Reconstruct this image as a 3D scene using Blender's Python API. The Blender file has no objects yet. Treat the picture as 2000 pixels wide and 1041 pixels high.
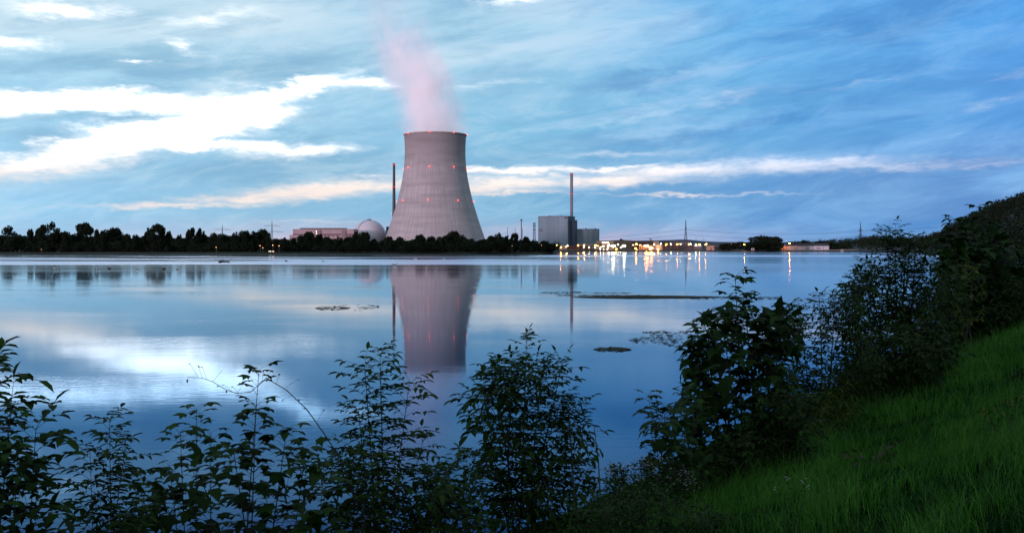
import bpy, math, random
import numpy as np
from mathutils import Vector, Matrix
random.seed(7); RNG = np.random.default_rng(7)
R = math.radians
SC = bpy.context.scene
COL = SC.collection
F = 2000.0; HOR = 484.5; CAMZ = 6.0          # photo pixels per unit slope, horizon row, eye height over the water

# ------------------------------------------------------------------ camera
cd = bpy.data.cameras.new("camera"); cam = bpy.data.objects.new("camera", cd); COL.objects.link(cam)
cam.location = (0, 0, CAMZ); cam.rotation_euler = (R(90), 0, 0)
cd.sensor_width = 36; cd.lens = 36; cd.shift_y = -0.018
cd.clip_start = 0.05; cd.clip_end = 60000
SC.camera = cam
SC.view_settings.view_transform = 'Standard'; SC.view_settings.look = 'None'
SC.view_settings.exposure = 0.0; SC.view_settings.gamma = 1.0
SC.render.engine = 'CYCLES'
cy = SC.cycles
cy.max_bounces = 12; cy.diffuse_bounces = 2; cy.glossy_bounces = 3; cy.transmission_bounces = 2
cy.volume_bounces = 10; cy.transparent_max_bounces = 12
cy.use_denoising = True; cy.sample_clamp_indirect = 8; cy.sample_clamp_direct = 0
cy.caustics_reflective = False; cy.caustics_refractive = False
cy.volume_step_rate = 1.0; cy.volume_max_steps = 256
SC.render.film_transparent = False

# ------------------------------------------------------------------ node helper
class NT:
    def __init__(s, tree): s.t = tree; s.n = tree.nodes; s.l = tree.links
    def new(s, typ, **kw):
        n = s.n.new(typ)
        for k, v in kw.items(): setattr(n, k, v)
        return n
    def put(s, sock, v):
        if hasattr(v, 'is_output') or isinstance(v, bpy.types.NodeSocket): s.l.new(v, sock)
        else: sock.default_value = v
    def math(s, op, a, b=None, c=None, clamp=False):
        n = s.new('ShaderNodeMath', operation=op); n.use_clamp = clamp
        s.put(n.inputs[0], a)
        if b is not None: s.put(n.inputs[1], b)
        if c is not None: s.put(n.inputs[2], c)
        return n.outputs[0]
    def vmath(s, op, a, b=None):
        n = s.new('ShaderNodeVectorMath', operation=op); s.put(n.inputs[0], a)
        if b is not None: s.put(n.inputs[1], b)
        return n.outputs[0]
    def comb(s, x, y, z):
        n = s.new('ShaderNodeCombineXYZ'); s.put(n.inputs[0], x); s.put(n.inputs[1], y); s.put(n.inputs[2], z)
        return n.outputs[0]
    def sep(s, v):
        n = s.new('ShaderNodeSeparateXYZ'); s.put(n.inputs[0], v); return n.outputs
    def noise(s, vec, scale=1.0, detail=4.0, rough=0.5, dist=0.0, color=False):
        n = s.new('ShaderNodeTexNoise'); s.put(n.inputs['Vector'], vec)
        n.inputs['Scale'].default_value = scale; n.inputs['Detail'].default_value = detail
        n.inputs['Roughness'].default_value = rough; n.inputs['Distortion'].default_value = dist
        return n.outputs[1 if color else 0]
    def smooth(s, v, a, b, c=0.0, d=1.0):
        n = s.new('ShaderNodeMapRange', interpolation_type='SMOOTHSTEP'); s.put(n.inputs[0], v)
        for i, q in enumerate((a, b, c, d)): n.inputs[i + 1].default_value = q
        return n.outputs[0]
    def lin(s, v, a, b, c=0.0, d=1.0):
        n = s.new('ShaderNodeMapRange'); s.put(n.inputs[0], v)
        for i, q in enumerate((a, b, c, d)): n.inputs[i + 1].default_value = q
        return n.outputs[0]
    def mix(s, f, a, b, blend='MIX'):
        n = s.new('ShaderNodeMix', data_type='RGBA', blend_type=blend)
        s.put(n.inputs[0], f); s.put(n.inputs[6], a); s.put(n.inputs[7], b); return n.outputs[2]
    def ramp(s, v, stops, interp='LINEAR'):
        n = s.new('ShaderNodeValToRGB'); s.put(n.inputs[0], v); cr = n.color_ramp; cr.interpolation = interp
        while len(cr.elements) < len(stops): cr.elements.new(0.5)
        for e, (p, c) in zip(cr.elements, stops): e.position = p; e.color = (*c, 1)
        return n.outputs[0]

def lin(c):  # sRGB 0-255 -> linear
    return tuple(((x / 255) / 12.92 if x / 255 <= 0.04045 else ((x / 255 + 0.055) / 1.055) ** 2.4) for x in c)
def c4(c): return (c[0], c[1], c[2], 1.0)

# ------------------------------------------------------------------ sky
SUN_AZ, SUN_EL = 218.0, 2.5     # degrees clockwise from the viewing direction; behind the camera, to the left
W = bpy.data.worlds.new("World"); SC.world = W; W.use_nodes = True
def build_sky():
    N = NT(W.node_tree); N.n.clear()
    out = N.new('ShaderNodeOutputWorld'); bg = N.new('ShaderNodeBackground')
    STR = 0.1
    tc = N.new('ShaderNodeTexCoord').outputs['Generated']
    x, y, z = N.sep(tc)
    az = N.math('ARCTAN2', x, y); el = N.math('ARCSINE', z)
    p = N.comb(az, el, 0.0)
    sh = N.comb(az, N.math('SUBTRACT', el, N.math('MULTIPLY', az, 0.16)), 0.0)
    w1 = N.noise(N.vmath('MULTIPLY', p, (5, 15, 1)), 1.0, 5, 0.55, color=True)
    w1 = N.vmath('MULTIPLY', N.vmath('SUBTRACT', w1, (0.5, 0.5, 0.5)), (0.10, 0.035, 0))
    w2 = N.noise(N.vmath('MULTIPLY', p, (22, 70, 1)), 1.0, 5, 0.6, color=True)
    w2 = N.vmath('MULTIPLY', N.vmath('SUBTRACT', w2, (0.5, 0.5, 0.5)), (0.075, 0.024, 0))
    wsc = N.smooth(el, 0.0, 0.14, 0.30, 1.0); wsum = N.vmath('ADD', w1, w2)
    w3 = N.noise(N.vmath('MULTIPLY', p, (60, 200, 1)), 1.0, 4, 0.6, color=True)
    w3 = N.vmath('MULTIPLY', N.vmath('SUBTRACT', w3, (0.5, 0.5, 0.5)), (0.03, 0.009, 0))
    pw = N.vmath('ADD', N.vmath('ADD', p, N.vmath('MULTIPLY', wsum, N.comb(wsc, wsc, wsc))), w3)
    # px, v, half length, half height, tilt, weight
    blobs = [(150,197,190,20,2,1.0),(320,204,110,18,0,.9),(455,218,95,40,12,1.0),(560,178,130,16,16,.75),(660,165,60,10,5,.5),
             (330,262,120,26,8,1.0),(190,296,120,22,12,.95),(60,328,150,20,8,.95),(420,292,120,9,2,.7),(560,300,110,15,3,.75),
             (20,216,60,16,0,.7),
             (660,372,190,15,4,1.0),(480,386,110,8,3,.8),(350,400,150,6,2,.8),(980,338,150,8,1,.8),(980,362,180,12,1,.95),(1180,332,150,6,2,.7),(1180,355,170,10,1,.9),
             (1340,336,150,15,3,.85),(1530,330,200,13,3,.8),(1740,322,180,8,1,.6),(1930,320,130,7,0,.45),(1000,377,110,4,0,.8),(1360,381,160,3.5,-1,.75),(1260,355,120,8,0,.7),
             (120,8,120,16,2,.5),(15,74,50,12,0,.45),(270,118,28,6,0,.42),(360,85,60,10,-20,.4),(440,30,90,12,10,.35),
             (1450,183,110,13,12,.30),(1720,152,110,7,8,.30),(1960,195,70,10,8,.32),(1975,142,60,7,8,.32),(1330,45,100,20,8,.2),
             (1240,225,170,9,8,.22),(960,170,120,8,6,.25),(700,165,70,14,0,.6),(1230,300,130,6,0,.35),(620,430,120,3,0,.35),(1000,5,60,10,0,.5)]
    G = None
    for (px, v, a, b, ang, wt) in blobs:
        a0 = math.atan((px - 1000) / F); e0 = math.atan((HOR - v) / F * math.cos(a0))
        m = N.new('ShaderNodeMapping', vector_type='TEXTURE'); N.l.new(pw, m.inputs[0])
        m.inputs['Location'].default_value = (a0, e0, 0); m.inputs['Rotation'].default_value = (0, 0, R(ang))
        m.inputs['Scale'].default_value = (a * 1.68 / F, b * 1.62 / F, 1)
        g = N.new('ShaderNodeTexGradient', gradient_type='SPHERICAL'); N.l.new(m.outputs[0], g.inputs[0])
        q = N.math('MULTIPLY', g.outputs[1], wt)
        G = q if G is None else N.math('MAXIMUM', G, q)
    det = N.noise(N.vmath('MULTIPLY', sh, (7, 42, 1)), 1.0, 7, 0.6)
    det2 = N.noise(N.vmath('MULTIPLY', p, (14, 38, 1)), 1.0, 6, 0.62, 0.4)
    nn = N.math('ADD', N.math('MULTIPLY', det, 0.55), N.math('MULTIPLY', det2, 0.45))
    fine = N.noise(N.vmath('MULTIPLY', p, (34, 110, 1)), 1.0, 7, 0.7, 0.5)
    nn = N.math('ADD', N.math('MULTIPLY', nn, 0.62), N.math('MULTIPLY', fine, 0.38))
    M = N.smooth(N.math('MULTIPLY', G, N.math('ADD', -0.85, N.math('MULTIPLY', nn, 3.6))), 0.02, 0.92)
    # base colour: across and up
    t = N.lin(az, -0.47, 0.47)
    high = N.ramp(t, [(0.0, lin((200,230,244))), (0.3, lin((186,220,240))), (0.55, lin((156,208,238))), (0.75, lin((108,182,238))), (1.0, lin((88,166,240)))])
    mid = N.ramp(t, [(0.0, lin((168,217,245))), (0.3, lin((162,210,238))), (0.5, lin((134,194,228))), (0.75, lin((112,180,230))), (1.0, lin((94,160,228)))])
    low = N.ramp(t, [(0.0, lin((158,210,244))), (0.25, lin((148,196,226))), (0.5, lin((126,182,218))), (0.75, lin((110,164,216))), (1.0, lin((100,142,204)))])
    base = N.mix(N.smooth(el, 0.06, 0.12), low, mid)
    base = N.mix(N.smooth(el, 0.13, 0.22), base, high)
    # broad slate and pale cloud masses
    def mass(lst):
        g_ = None
        for (px, v, a, b, ang, wt) in lst:
            a0 = math.atan((px - 1000) / F); e0 = math.atan((HOR - v) / F * math.cos(a0))
            m = N.new('ShaderNodeMapping', vector_type='TEXTURE'); N.l.new(pw, m.inputs[0])
            m.inputs['Location'].default_value = (a0, e0, 0); m.inputs['Rotation'].default_value = (0, 0, R(ang)); m.inputs['Scale'].default_value = (a * 1.6 / F, b * 1.6 / F, 1)
            g = N.new('ShaderNodeTexGradient', gradient_type='SPHERICAL'); N.l.new(m.outputs[0], g.inputs[0])
            q = N.math('MULTIPLY', g.outputs[1], wt); g_ = q if g_ is None else N.math('MAXIMUM', g_, q)
        return g_
    slm = mass([(90,282,150,26,0,1),(190,235,180,14,4,.9),(560,262,140,16,3,.8),(500,335,220,22,0,.8),(300,120,260,45,4,.8),(560,120,180,50,8,.9),(300,170,260,12,3,.8),(1750,60,300,50,12,.8),(1000,290,180,24,6,.6),(1500,262,330,22,8,.7),(1250,140,200,16,10,.5),(900,300,150,30,0,.6)])
    plm = mass([(200,60,260,30,0,.9),(520,50,160,40,0,.8),(1150,60,260,60,8,.9),(900,110,140,40,0,.6),(1300,200,260,16,10,.8),(1500,110,200,16,12,.7),(1400,330,420,26,3,.8),(1700,215,300,14,10,.6),(1300,250,280,12,8,.7),(250,160,300,10,0,.6),(1850,300,200,14,3,.6)])
    # soft pale and slate streaks
    st = N.noise(N.vmath('MULTIPLY', sh, (3.0, 20, 1)), 1.0, 6, 0.52, 0.5)
    st2 = N.noise(N.vmath('MULTIPLY', N.vmath('ADD', sh, (3.1, 1.7, 0)), (5.0, 26, 1)), 1.0, 6, 0.55, 0.3)
    pale = N.mix(N.smooth(az, -0.1, 0.35), (*[q * 1.0 for q in lin((208,232,247))], 1), (*lin((142,196,246)), 1))
    base = N.mix(N.smooth(N.math('ADD', st, N.math('MULTIPLY', N.math('SUBTRACT', plm, N.math('MULTIPLY', slm, .6)), 0.24)), 0.48, 0.74, 0, 0.8), base, pale)
    slate = N.mix(N.smooth(az, -0.1, 0.3), (*lin((132,182,214)), 1), (*lin((78,142,208)), 1))
    base = N.mix(N.smooth(N.math('ADD', st2, N.math('MULTIPLY', N.math('SUBTRACT', slm, N.math('MULTIPLY', plm, .6)), 0.24)), 0.48, 0.74, 0, 0.8), base, slate)
    mot = N.noise(N.vmath('MULTIPLY', sh, (9, 34, 1)), 1.0, 8, 0.68, 0.6)
    base = N.mix(N.smooth(mot, 0.44, 0.70, 0, 0.42), base, pale)
    base = N.mix(N.smooth(mot, 0.54, 0.30, 0, 0.42), base, slate)
    # faint pink at the horizon, strongest left of the middle
    pinkf = N.math('MULTIPLY', N.smooth(el, 0.035, 0.006), N.smooth(N.math('ABSOLUTE', N.math('ADD', az, 0.12)), 0.5, 0.05))
    pinkf = N.math('MULTIPLY', pinkf, N.smooth(det, 0.35, 0.6, 0.35, 1.0))
    base = N.mix(N.math('MULTIPLY', pinkf, 0.65), base, (*lin((222,186,206)), 1))
    white = N.mix(N.smooth(el, 0.05, 0.12), (0.97, 0.85, 0.80, 1), (2.0, 1.9, 1.8, 1))
    white = N.mix(N.smooth(az, 0.05, 0.3), white, (0.68, 0.74, 0.90, 1))
    base = N.mix(N.smooth(el, 0.225, 0.30), base, (*lin((66,112,196)), 1))
    boost = N.math('ADD', 1.0, N.math('MULTIPLY', N.smooth(M, 0.15, 0.75), N.smooth(el, 0.07, 0.11, 0.0, 0.95)))
    white = N.vmath('MULTIPLY', white, N.comb(boost, boost, boost))
    front = N.mix(M, base, white)
    # the rest of the dome: Nishita dusk sky, deck brightened to light steam and tower
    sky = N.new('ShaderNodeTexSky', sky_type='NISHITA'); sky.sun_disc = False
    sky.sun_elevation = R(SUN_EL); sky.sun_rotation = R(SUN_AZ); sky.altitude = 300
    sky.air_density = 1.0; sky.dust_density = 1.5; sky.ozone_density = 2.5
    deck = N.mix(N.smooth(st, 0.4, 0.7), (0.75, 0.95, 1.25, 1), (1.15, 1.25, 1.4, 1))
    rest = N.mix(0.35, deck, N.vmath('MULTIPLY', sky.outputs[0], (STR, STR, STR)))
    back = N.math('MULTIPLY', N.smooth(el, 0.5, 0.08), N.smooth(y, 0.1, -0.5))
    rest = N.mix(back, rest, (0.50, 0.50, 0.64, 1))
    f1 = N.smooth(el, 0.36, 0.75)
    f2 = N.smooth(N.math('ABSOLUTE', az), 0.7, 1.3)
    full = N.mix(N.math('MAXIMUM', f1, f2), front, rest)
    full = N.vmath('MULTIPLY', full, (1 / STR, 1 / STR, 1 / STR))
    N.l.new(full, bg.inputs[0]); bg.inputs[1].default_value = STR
    N.l.new(bg.outputs[0], out.inputs[0])
build_sky()
W.cycles.sampling_method = 'MANUAL'; W.cycles.sample_map_resolution = 1024

sd = bpy.data.lights.new("sun", 'SUN'); sd.energy = 3.4; sd.angle = R(6); sd.color = (1.0, 0.64, 0.76)
sun = bpy.data.objects.new("sun", sd); COL.objects.link(sun)
_d = Vector((math.sin(R(SUN_AZ)) * math.cos(R(SUN_EL)), math.cos(R(SUN_AZ)) * math.cos(R(SUN_EL)), math.sin(R(SUN_EL))))
sun.rotation_euler = _d.to_track_quat('Z', 'Y').to_euler()

# ------------------------------------------------------------------ geometry helpers
def P(px, v, t):  # point seen at photo pixel (px, v) standing at depth t metres
    return Vector(((px - 1000) / F * t, t, CAMZ + (HOR - v) / F * t))
class MB:
    def __init__(s): s.v = []; s.f = []
    def add(s, vs, fs):
        o = len(s.v); s.v += [tuple(q) for q in vs]; s.f += [tuple(i + o for i in q) for q in fs]
    def box(s, x0, x1, y0, y1, z0, z1, M=None):
        vs = [Vector(q) for q in ((x0,y0,z0),(x1,y0,z0),(x1,y1,z0),(x0,y1,z0),(x0,y0,z1),(x1,y0,z1),(x1,y1,z1),(x0,y1,z1))]
        if M is not None: vs = [M @ q for q in vs]
        s.add(vs, [(0,3,2,1),(4,5,6,7),(0,1,5,4),(1,2,6,5),(2,3,7,6),(3,0,4,7)])
    def tube(s, pts, rad, n=6, cap=True):
        pts = [Vector(q) for q in pts]
        if not hasattr(rad, '__len__'): rad = [rad] * len(pts)
        rings = []
        for i, p in enumerate(pts):
            d = (pts[min(i + 1, len(pts) - 1)] - pts[max(i - 1, 0)])
            if d.length < 1e-9: d = Vector((0, 0, 1))
            d.normalize()
            a = d.cross(Vector((0.0, 1.0, 0.0)) if abs(d.y) < 0.9 else Vector((1.0, 0, 0))); a.normalize(); b = d.cross(a)
            rings.append([p + (a * math.cos(2 * math.pi * k / n) + b * math.sin(2 * math.pi * k / n)) * rad[i] for k in range(n)])
        o = len(s.v)
        for r in rings: s.v += [tuple(q) for q in r]
        for i in range(len(rings) - 1):
            for k in range(n):
                k2 = (k + 1) % n
                s.f.append((o + i * n + k, o + i * n + k2, o + (i + 1) * n + k2, o + (i + 1) * n + k))
        if cap:
            s.f.append(tuple(o + k for k in range(n))[::-1]); s.f.append(tuple(o + (len(rings) - 1) * n + k for k in range(n)))
    def lathe(s, prof, n=48, c=(0, 0, 0), cap=False):
        o = len(s.v)
        for r, z in prof:
            for k in range(n):
                a = 2 * math.pi * k / n; s.v.append((c[0] + r * math.sin(a), c[1] - r * math.cos(a), c[2] + z))
        for i in range(len(prof) - 1):
            for k in range(n):
                k2 = (k + 1) % n
                s.f.append((o + i * n + k, o + i * n + k2, o + (i + 1) * n + k2, o + (i + 1) * n + k))
        if cap:
            s.f.append(tuple(o + k for k in range(n))[::-1]); s.f.append(tuple(o + (len(prof) - 1) * n + k for k in range(n)))
    def build(s, name, mat, parent=None, smooth=False):
        me = bpy.data.meshes.new(name); me.from_pydata(s.v, [], s.f); me.update()
        if smooth: me.polygons.foreach_set('use_smooth', [True] * len(me.polygons))
        return link(name, me, mat, parent)
def link(name, me, mat, parent=None):
    if mat is not None: me.materials.append(mat)
    o = bpy.data.objects.new(name, me); COL.objects.link(o)
    if parent is not None: o.parent = parent; o.matrix_parent_inverse = Matrix.Identity(4)
    return o
def tag(o, label=None, cat=None, group=None, kind=None):
    if label: o['label'] = label
    if cat: o['category'] = cat
    if group: o['group'] = group
    if kind: o['kind'] = kind
    return o
def thing(name, label, cat, loc=(0, 0, 0), rotz=0.0, group=None):
    o = bpy.data.objects.new(name, None); COL.objects.link(o); o.location = loc; o.rotation_euler = (0, 0, rotz)
    o.empty_display_size = 0.2
    return tag(o, label, cat, group)
def copy_tree(o, parent=None):
    c = o.copy(); COL.objects.link(c); c.parent = parent
    for ch in list(o.children): copy_tree(ch, c)
    return c
def np_mesh(name, V, polys_idx, loop_start, mat, parent=None, tint=None):
    me = bpy.data.meshes.new(name); nv = len(V)
    me.vertices.add(nv); me.vertices.foreach_set('co', np.asarray(V, dtype=np.float32).ravel())
    li = np.asarray(polys_idx, dtype=np.int32).ravel(); me.loops.add(len(li)); me.loops.foreach_set('vertex_index', li)
    ls = np.asarray(loop_start, dtype=np.int32); me.polygons.add(len(ls)); me.polygons.foreach_set('loop_start', ls)
    tot = np.diff(np.append(ls, len(li))).astype(np.int32); me.polygons.foreach_set('loop_total', tot)
    me.update(calc_edges=True)
    if tint is not None:
        a = me.attributes.new('tint', 'FLOAT', 'POINT'); a.data.foreach_set('value', np.asarray(tint, dtype=np.float32))
    return link(name, me, mat, parent)

# ------------------------------------------------------------------ materials
MATS = {}
def mat(name, col, rough=0.7, metal=0.0, noise=0.0, nscale=1.0, bump=0.0, bscale=1.0, emit=None, estr=0.0, spec=0.3, coords='Object'):
    m = bpy.data.materials.new(name); m.use_nodes = True; N = NT(m.node_tree)
    b = N.n['Principled BSDF']
    b.inputs['Roughness'].default_value = rough; b.inputs['Metallic'].default_value = metal
    b.inputs['Specular IOR Level'].default_value = spec
    tc = N.new('ShaderNodeTexCoord').outputs[coords]
    if noise > 0:
        n = N.noise(tc, nscale, 5, 0.6)
        d = tuple(q * (1 - noise) for q in col); h = tuple(min(1, q * (1 + noise)) for q in col)
        N.l.new(N.mix(N.smooth(n, 0.3, 0.7), c4(d), c4(h)), b.inputs['Base Color'])
    else: b.inputs['Base Color'].default_value = c4(col)
    if bump > 0:
        bn = N.new('ShaderNodeBump'); bn.inputs['Strength'].default_value = bump; bn.inputs['Distance'].default_value = 0.1
        N.l.new(N.noise(tc, bscale, 4, 0.6), bn.inputs['Height']); N.l.new(bn.outputs[0], b.inputs['Normal'])
    if emit is not None:
        b.inputs['Emission Color'].default_value = c4(emit); b.inputs['Emission Strength'].default_value = estr
    MATS[name] = m
    return m
def cladding(name, col, pitch=1.2, horiz=4.0, var=0.08):
    """profiled metal or brick facade: fine vertical ribs, horizontal joints, dirt"""
    m = mat(name, col, 0.6); N = NT(m.node_tree); b = N.n['Principled BSDF']
    tc = N.new('ShaderNodeTexCoord').outputs['Object']; x, y, z = N.sep(tc)
    rib = N.math('SINE', N.math('MULTIPLY', N.math('ADD', x, y), 2 * math.pi / pitch))
    jo = N.math('LESS_THAN', N.math('FRACT', N.math('DIVIDE', z, horiz)), 0.06)
    n = N.noise(N.vmath('MULTIPLY', tc, (0.12, 0.12, 0.03)), 1.0, 5, 0.6)
    c = N.mix(N.smooth(n, 0.3, 0.7), c4(tuple(q * (1 - var) for q in col)), c4(tuple(q * (1 + var) for q in col)))
    c = N.mix(N.math('MULTIPLY', jo, 0.25), c, c4(tuple(q * 0.5 for q in col)))
    N.l.new(c, b.inputs['Base Color'])
    bn = N.new('ShaderNodeBump'); bn.inputs['Strength'].default_value = 0.3; bn.inputs['Distance'].default_value = 0.1
    N.l.new(rib, bn.inputs['Height']); N.l.new(bn.outputs[0], b.inputs['Normal'])
    return m
def leaf_mat(name, dark, light, rough=0.5, trans=0.25, spec=0.35):
    m = bpy.data.materials.new(name); m.use_nodes = True; N = NT(m.node_tree); b = N.n['Principled BSDF']
    at = N.new('ShaderNodeAttribute'); at.attribute_name = 'tint'
    c = N.mix(at.outputs['Fac'], c4(dark), c4(light)); N.l.new(c, b.inputs['Base Color'])
    b.inputs['Roughness'].default_value = rough; b.inputs['Specular IOR Level'].default_value = spec
    tr = N.new('ShaderNodeBsdfTranslucent'); N.l.new(N.mix(1.0, c, (0.9, 1.25, 0.5, 1), 'MULTIPLY'), tr.inputs[0])
    ms = N.new('ShaderNodeMixShader'); ms.inputs[0].default_value = trans
    N.l.new(b.outputs[0], ms.inputs[1]); N.l.new(tr.outputs[0], ms.inputs[2])
    N.l.new(ms.outputs[0], N.n['Material Output'].inputs['Surface']); return m
M_farleaf = leaf_mat('far_foliage', (0.006, 0.011, 0.007), (0.016, 0.026, 0.014), 0.9, 0.1, 0.05)
M_ash = leaf_mat('ash_leaf', (0.003, 0.010, 0.003), (0.021, 0.052, 0.007), 0.65, 0.2, 0.05)
M_maple = leaf_mat('maple_leaf', (0.003, 0.010, 0.003), (0.019, 0.050, 0.008), 0.65, 0.2, 0.05)
M_yellowleaf = leaf_mat('yellow_green_leaf', (0.016, 0.040, 0.004), (0.060, 0.085, 0.009), 0.6, 0.25, 0.12)
M_redleaf = leaf_mat('young_reddish_leaf', (0.018, 0.008, 0.006), (0.035, 0.02, 0.01), 0.55, 0.2, 0.15)
M_grass = leaf_mat('grass_blade', (0.005, 0.036, 0.004), (0.078, 0.235, 0.020), 0.6, 0.25, 0.12)
M_bark = mat('bark', (0.035, 0.028, 0.022), 0.9, noise=0.4, nscale=8, bump=0.5, bscale=20)
M_farbark = mat('far_bark', (0.03, 0.025, 0.02), 0.9, noise=0.3, nscale=0.5)
M_stem = mat('shoot_bark', (0.03, 0.026, 0.018), 0.75, noise=0.3, nscale=15)
M_drystem = mat('dry_stem', (0.09, 0.06, 0.04), 0.8, noise=0.3, nscale=20)

# ------------------------------------------------------------------ the lie of the land
UX = Vector((0.5145, 0.8575, 0)); NX = Vector((-0.8575, 0.5145, 0))      # along the embankment / down towards the water
def bank_z(s):
    if s < -22: return 1.7
    if s < -9: return 6.15 - (-9 - s) / 13.0 * 4.45
    if s < -5: return 6.15
    if s < 6: return 4.4 - 0.35 * s
    return max(2.3 - 0.46 * (s - 6), -1.2)
def hnoise(x, y):
    return (math.sin(x * 1.3 + 0.7 * math.sin(y * 0.9)) * math.sin(y * 1.1 + 0.5 * math.sin(x * 1.7)) * 0.05
            + math.sin(x * 3.1 + y * 2.3) * 0.015 + math.sin(x * 0.31 - y * 0.27) * 0.08)
def ground_z(x, y):
    s = x * NX.x + y * NX.y; u = x * UX.x + y * UX.y
    k = 1.0 if s > -22 else 0.0
    return bank_z(s) + (hnoise(u, s) * k if s < 12 else 0)

def build_ground():
    us = sorted(set([-4000, -2000, -800, -300, -120, -60, -30, -15] + [q * 0.5 for q in range(-14, 141)] + [75, 80, 90, 100, 120, 140, 170, 200, 240, 280, 320, 380, 450, 600, 900, 1500, 3000, 6000]))
    ss = [-6000, -3000, -1200, -500, -200, -80, -40, -22, -17, -13, -9, -7, -6] + [q * 0.5 for q in range(-10, 27)] + [14.5]
    V = []; 
    for s in ss:
        for u in us:
            p = UX * u + NX * s; V.append((p.x, p.y, ground_z(p.x, p.y) if abs(u) < 400 else bank_z(s)))
    n = len(us); Fc = []
    for i in range(len(ss) - 1):
        for j in range(n - 1):
            Fc.append((i * n + j, i * n + j + 1, (i + 1) * n + j + 1, (i + 1) * n + j))
    m = mat('bank_soil_and_turf', (0.004, 0.013, 0.003), 1.0, spec=0.0, noise=0.5, nscale=3, bump=0.6, bscale=12)
    b = MB(); b.v = V; b.f = Fc; o = b.build('river_bank', m, smooth=True); tag(o, kind='structure')
    # far shore: rays from the camera foot, shoreline distance per ray
    shore = [(-12000, 930), (-5000, 930), (-2000, 930), (-600, 930), (-300, 935), (0, 928), (100, 934), (220, 926), (350, 932), (480, 928), (600, 934), (760, 940), (900, 945), (1000, 955), (1060, 970), (1080, 985),
             (1086, 1050), (1090, 1300), (1094, 1690), (1110, 1712), (1200, 1715), (1300, 1718), (1400, 1715), (1455, 1690), (1475, 1668), (1510, 1668), (1530, 1690), (1600, 1700), (1720, 1650), (1760, 1450), (1800, 1190), (1830, 1010),
             (1860, 890), (1900, 720), (1960, 585), (2100, 470), (2250, 400), (2500, 420), (3200, 430)]
    V = []; Fc = []
    for px, t in shore:
        for t2, zz in ((t - 14, -1.0), (t - 2, -0.05), (t + 1, 0.35), (t + 8, 1.9), (t + 14, 2.15), (t + 45, 2.2), (t + 200, 2.3), (t + 900, 3.0), (5000 + t, 8.0), (14000, 20.0), (24000, 22)):
            V.append(((px - 1000) / F * t2, t2, zz))
    k = 11
    for i in range(len(shore) - 1):
        for j in range(k - 1): Fc.append((i * k + j, (i + 1) * k + j, (i + 1) * k + j + 1, i * k + j + 1))
    m = mat('far_shore_turf', (0.007, 0.019, 0.009), 0.95, noise=0.5, nscale=0.05)
    b = MB(); b.v = V; b.f = Fc; tag(b.build('ground', m), kind='structure')
    m = mat('stone_revetment', (0.05, 0.045, 0.04), 0.9, noise=0.5, nscale=0.4)
    b = MB()
    for i in range(18, 31):
        (pa, ta), (pb, tb) = shore[i], shore[i + 1]
        for q in range(6):
            f0, f1 = q / 6, (q + 1) / 6; A = P(pa + (pb - pa) * f0, 0, ta + (tb - ta) * f0); B = P(pa + (pb - pa) * f1, 0, ta + (tb - ta) * f1)
            h = random.uniform(0.6, 1.0)
            b.add([(A.x, A.y - 1.2, -0.4), (B.x, B.y - 1.2, -0.4), (B.x, B.y + .5, h), (A.x, A.y + .5, h), (B.x, B.y + 2.5, h), (A.x, A.y + 2.5, h)], [(0, 1, 2, 3), (3, 2, 4, 5)])
    tag(b.build('shore_embankment', m), kind='structure')
build_ground()

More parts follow.
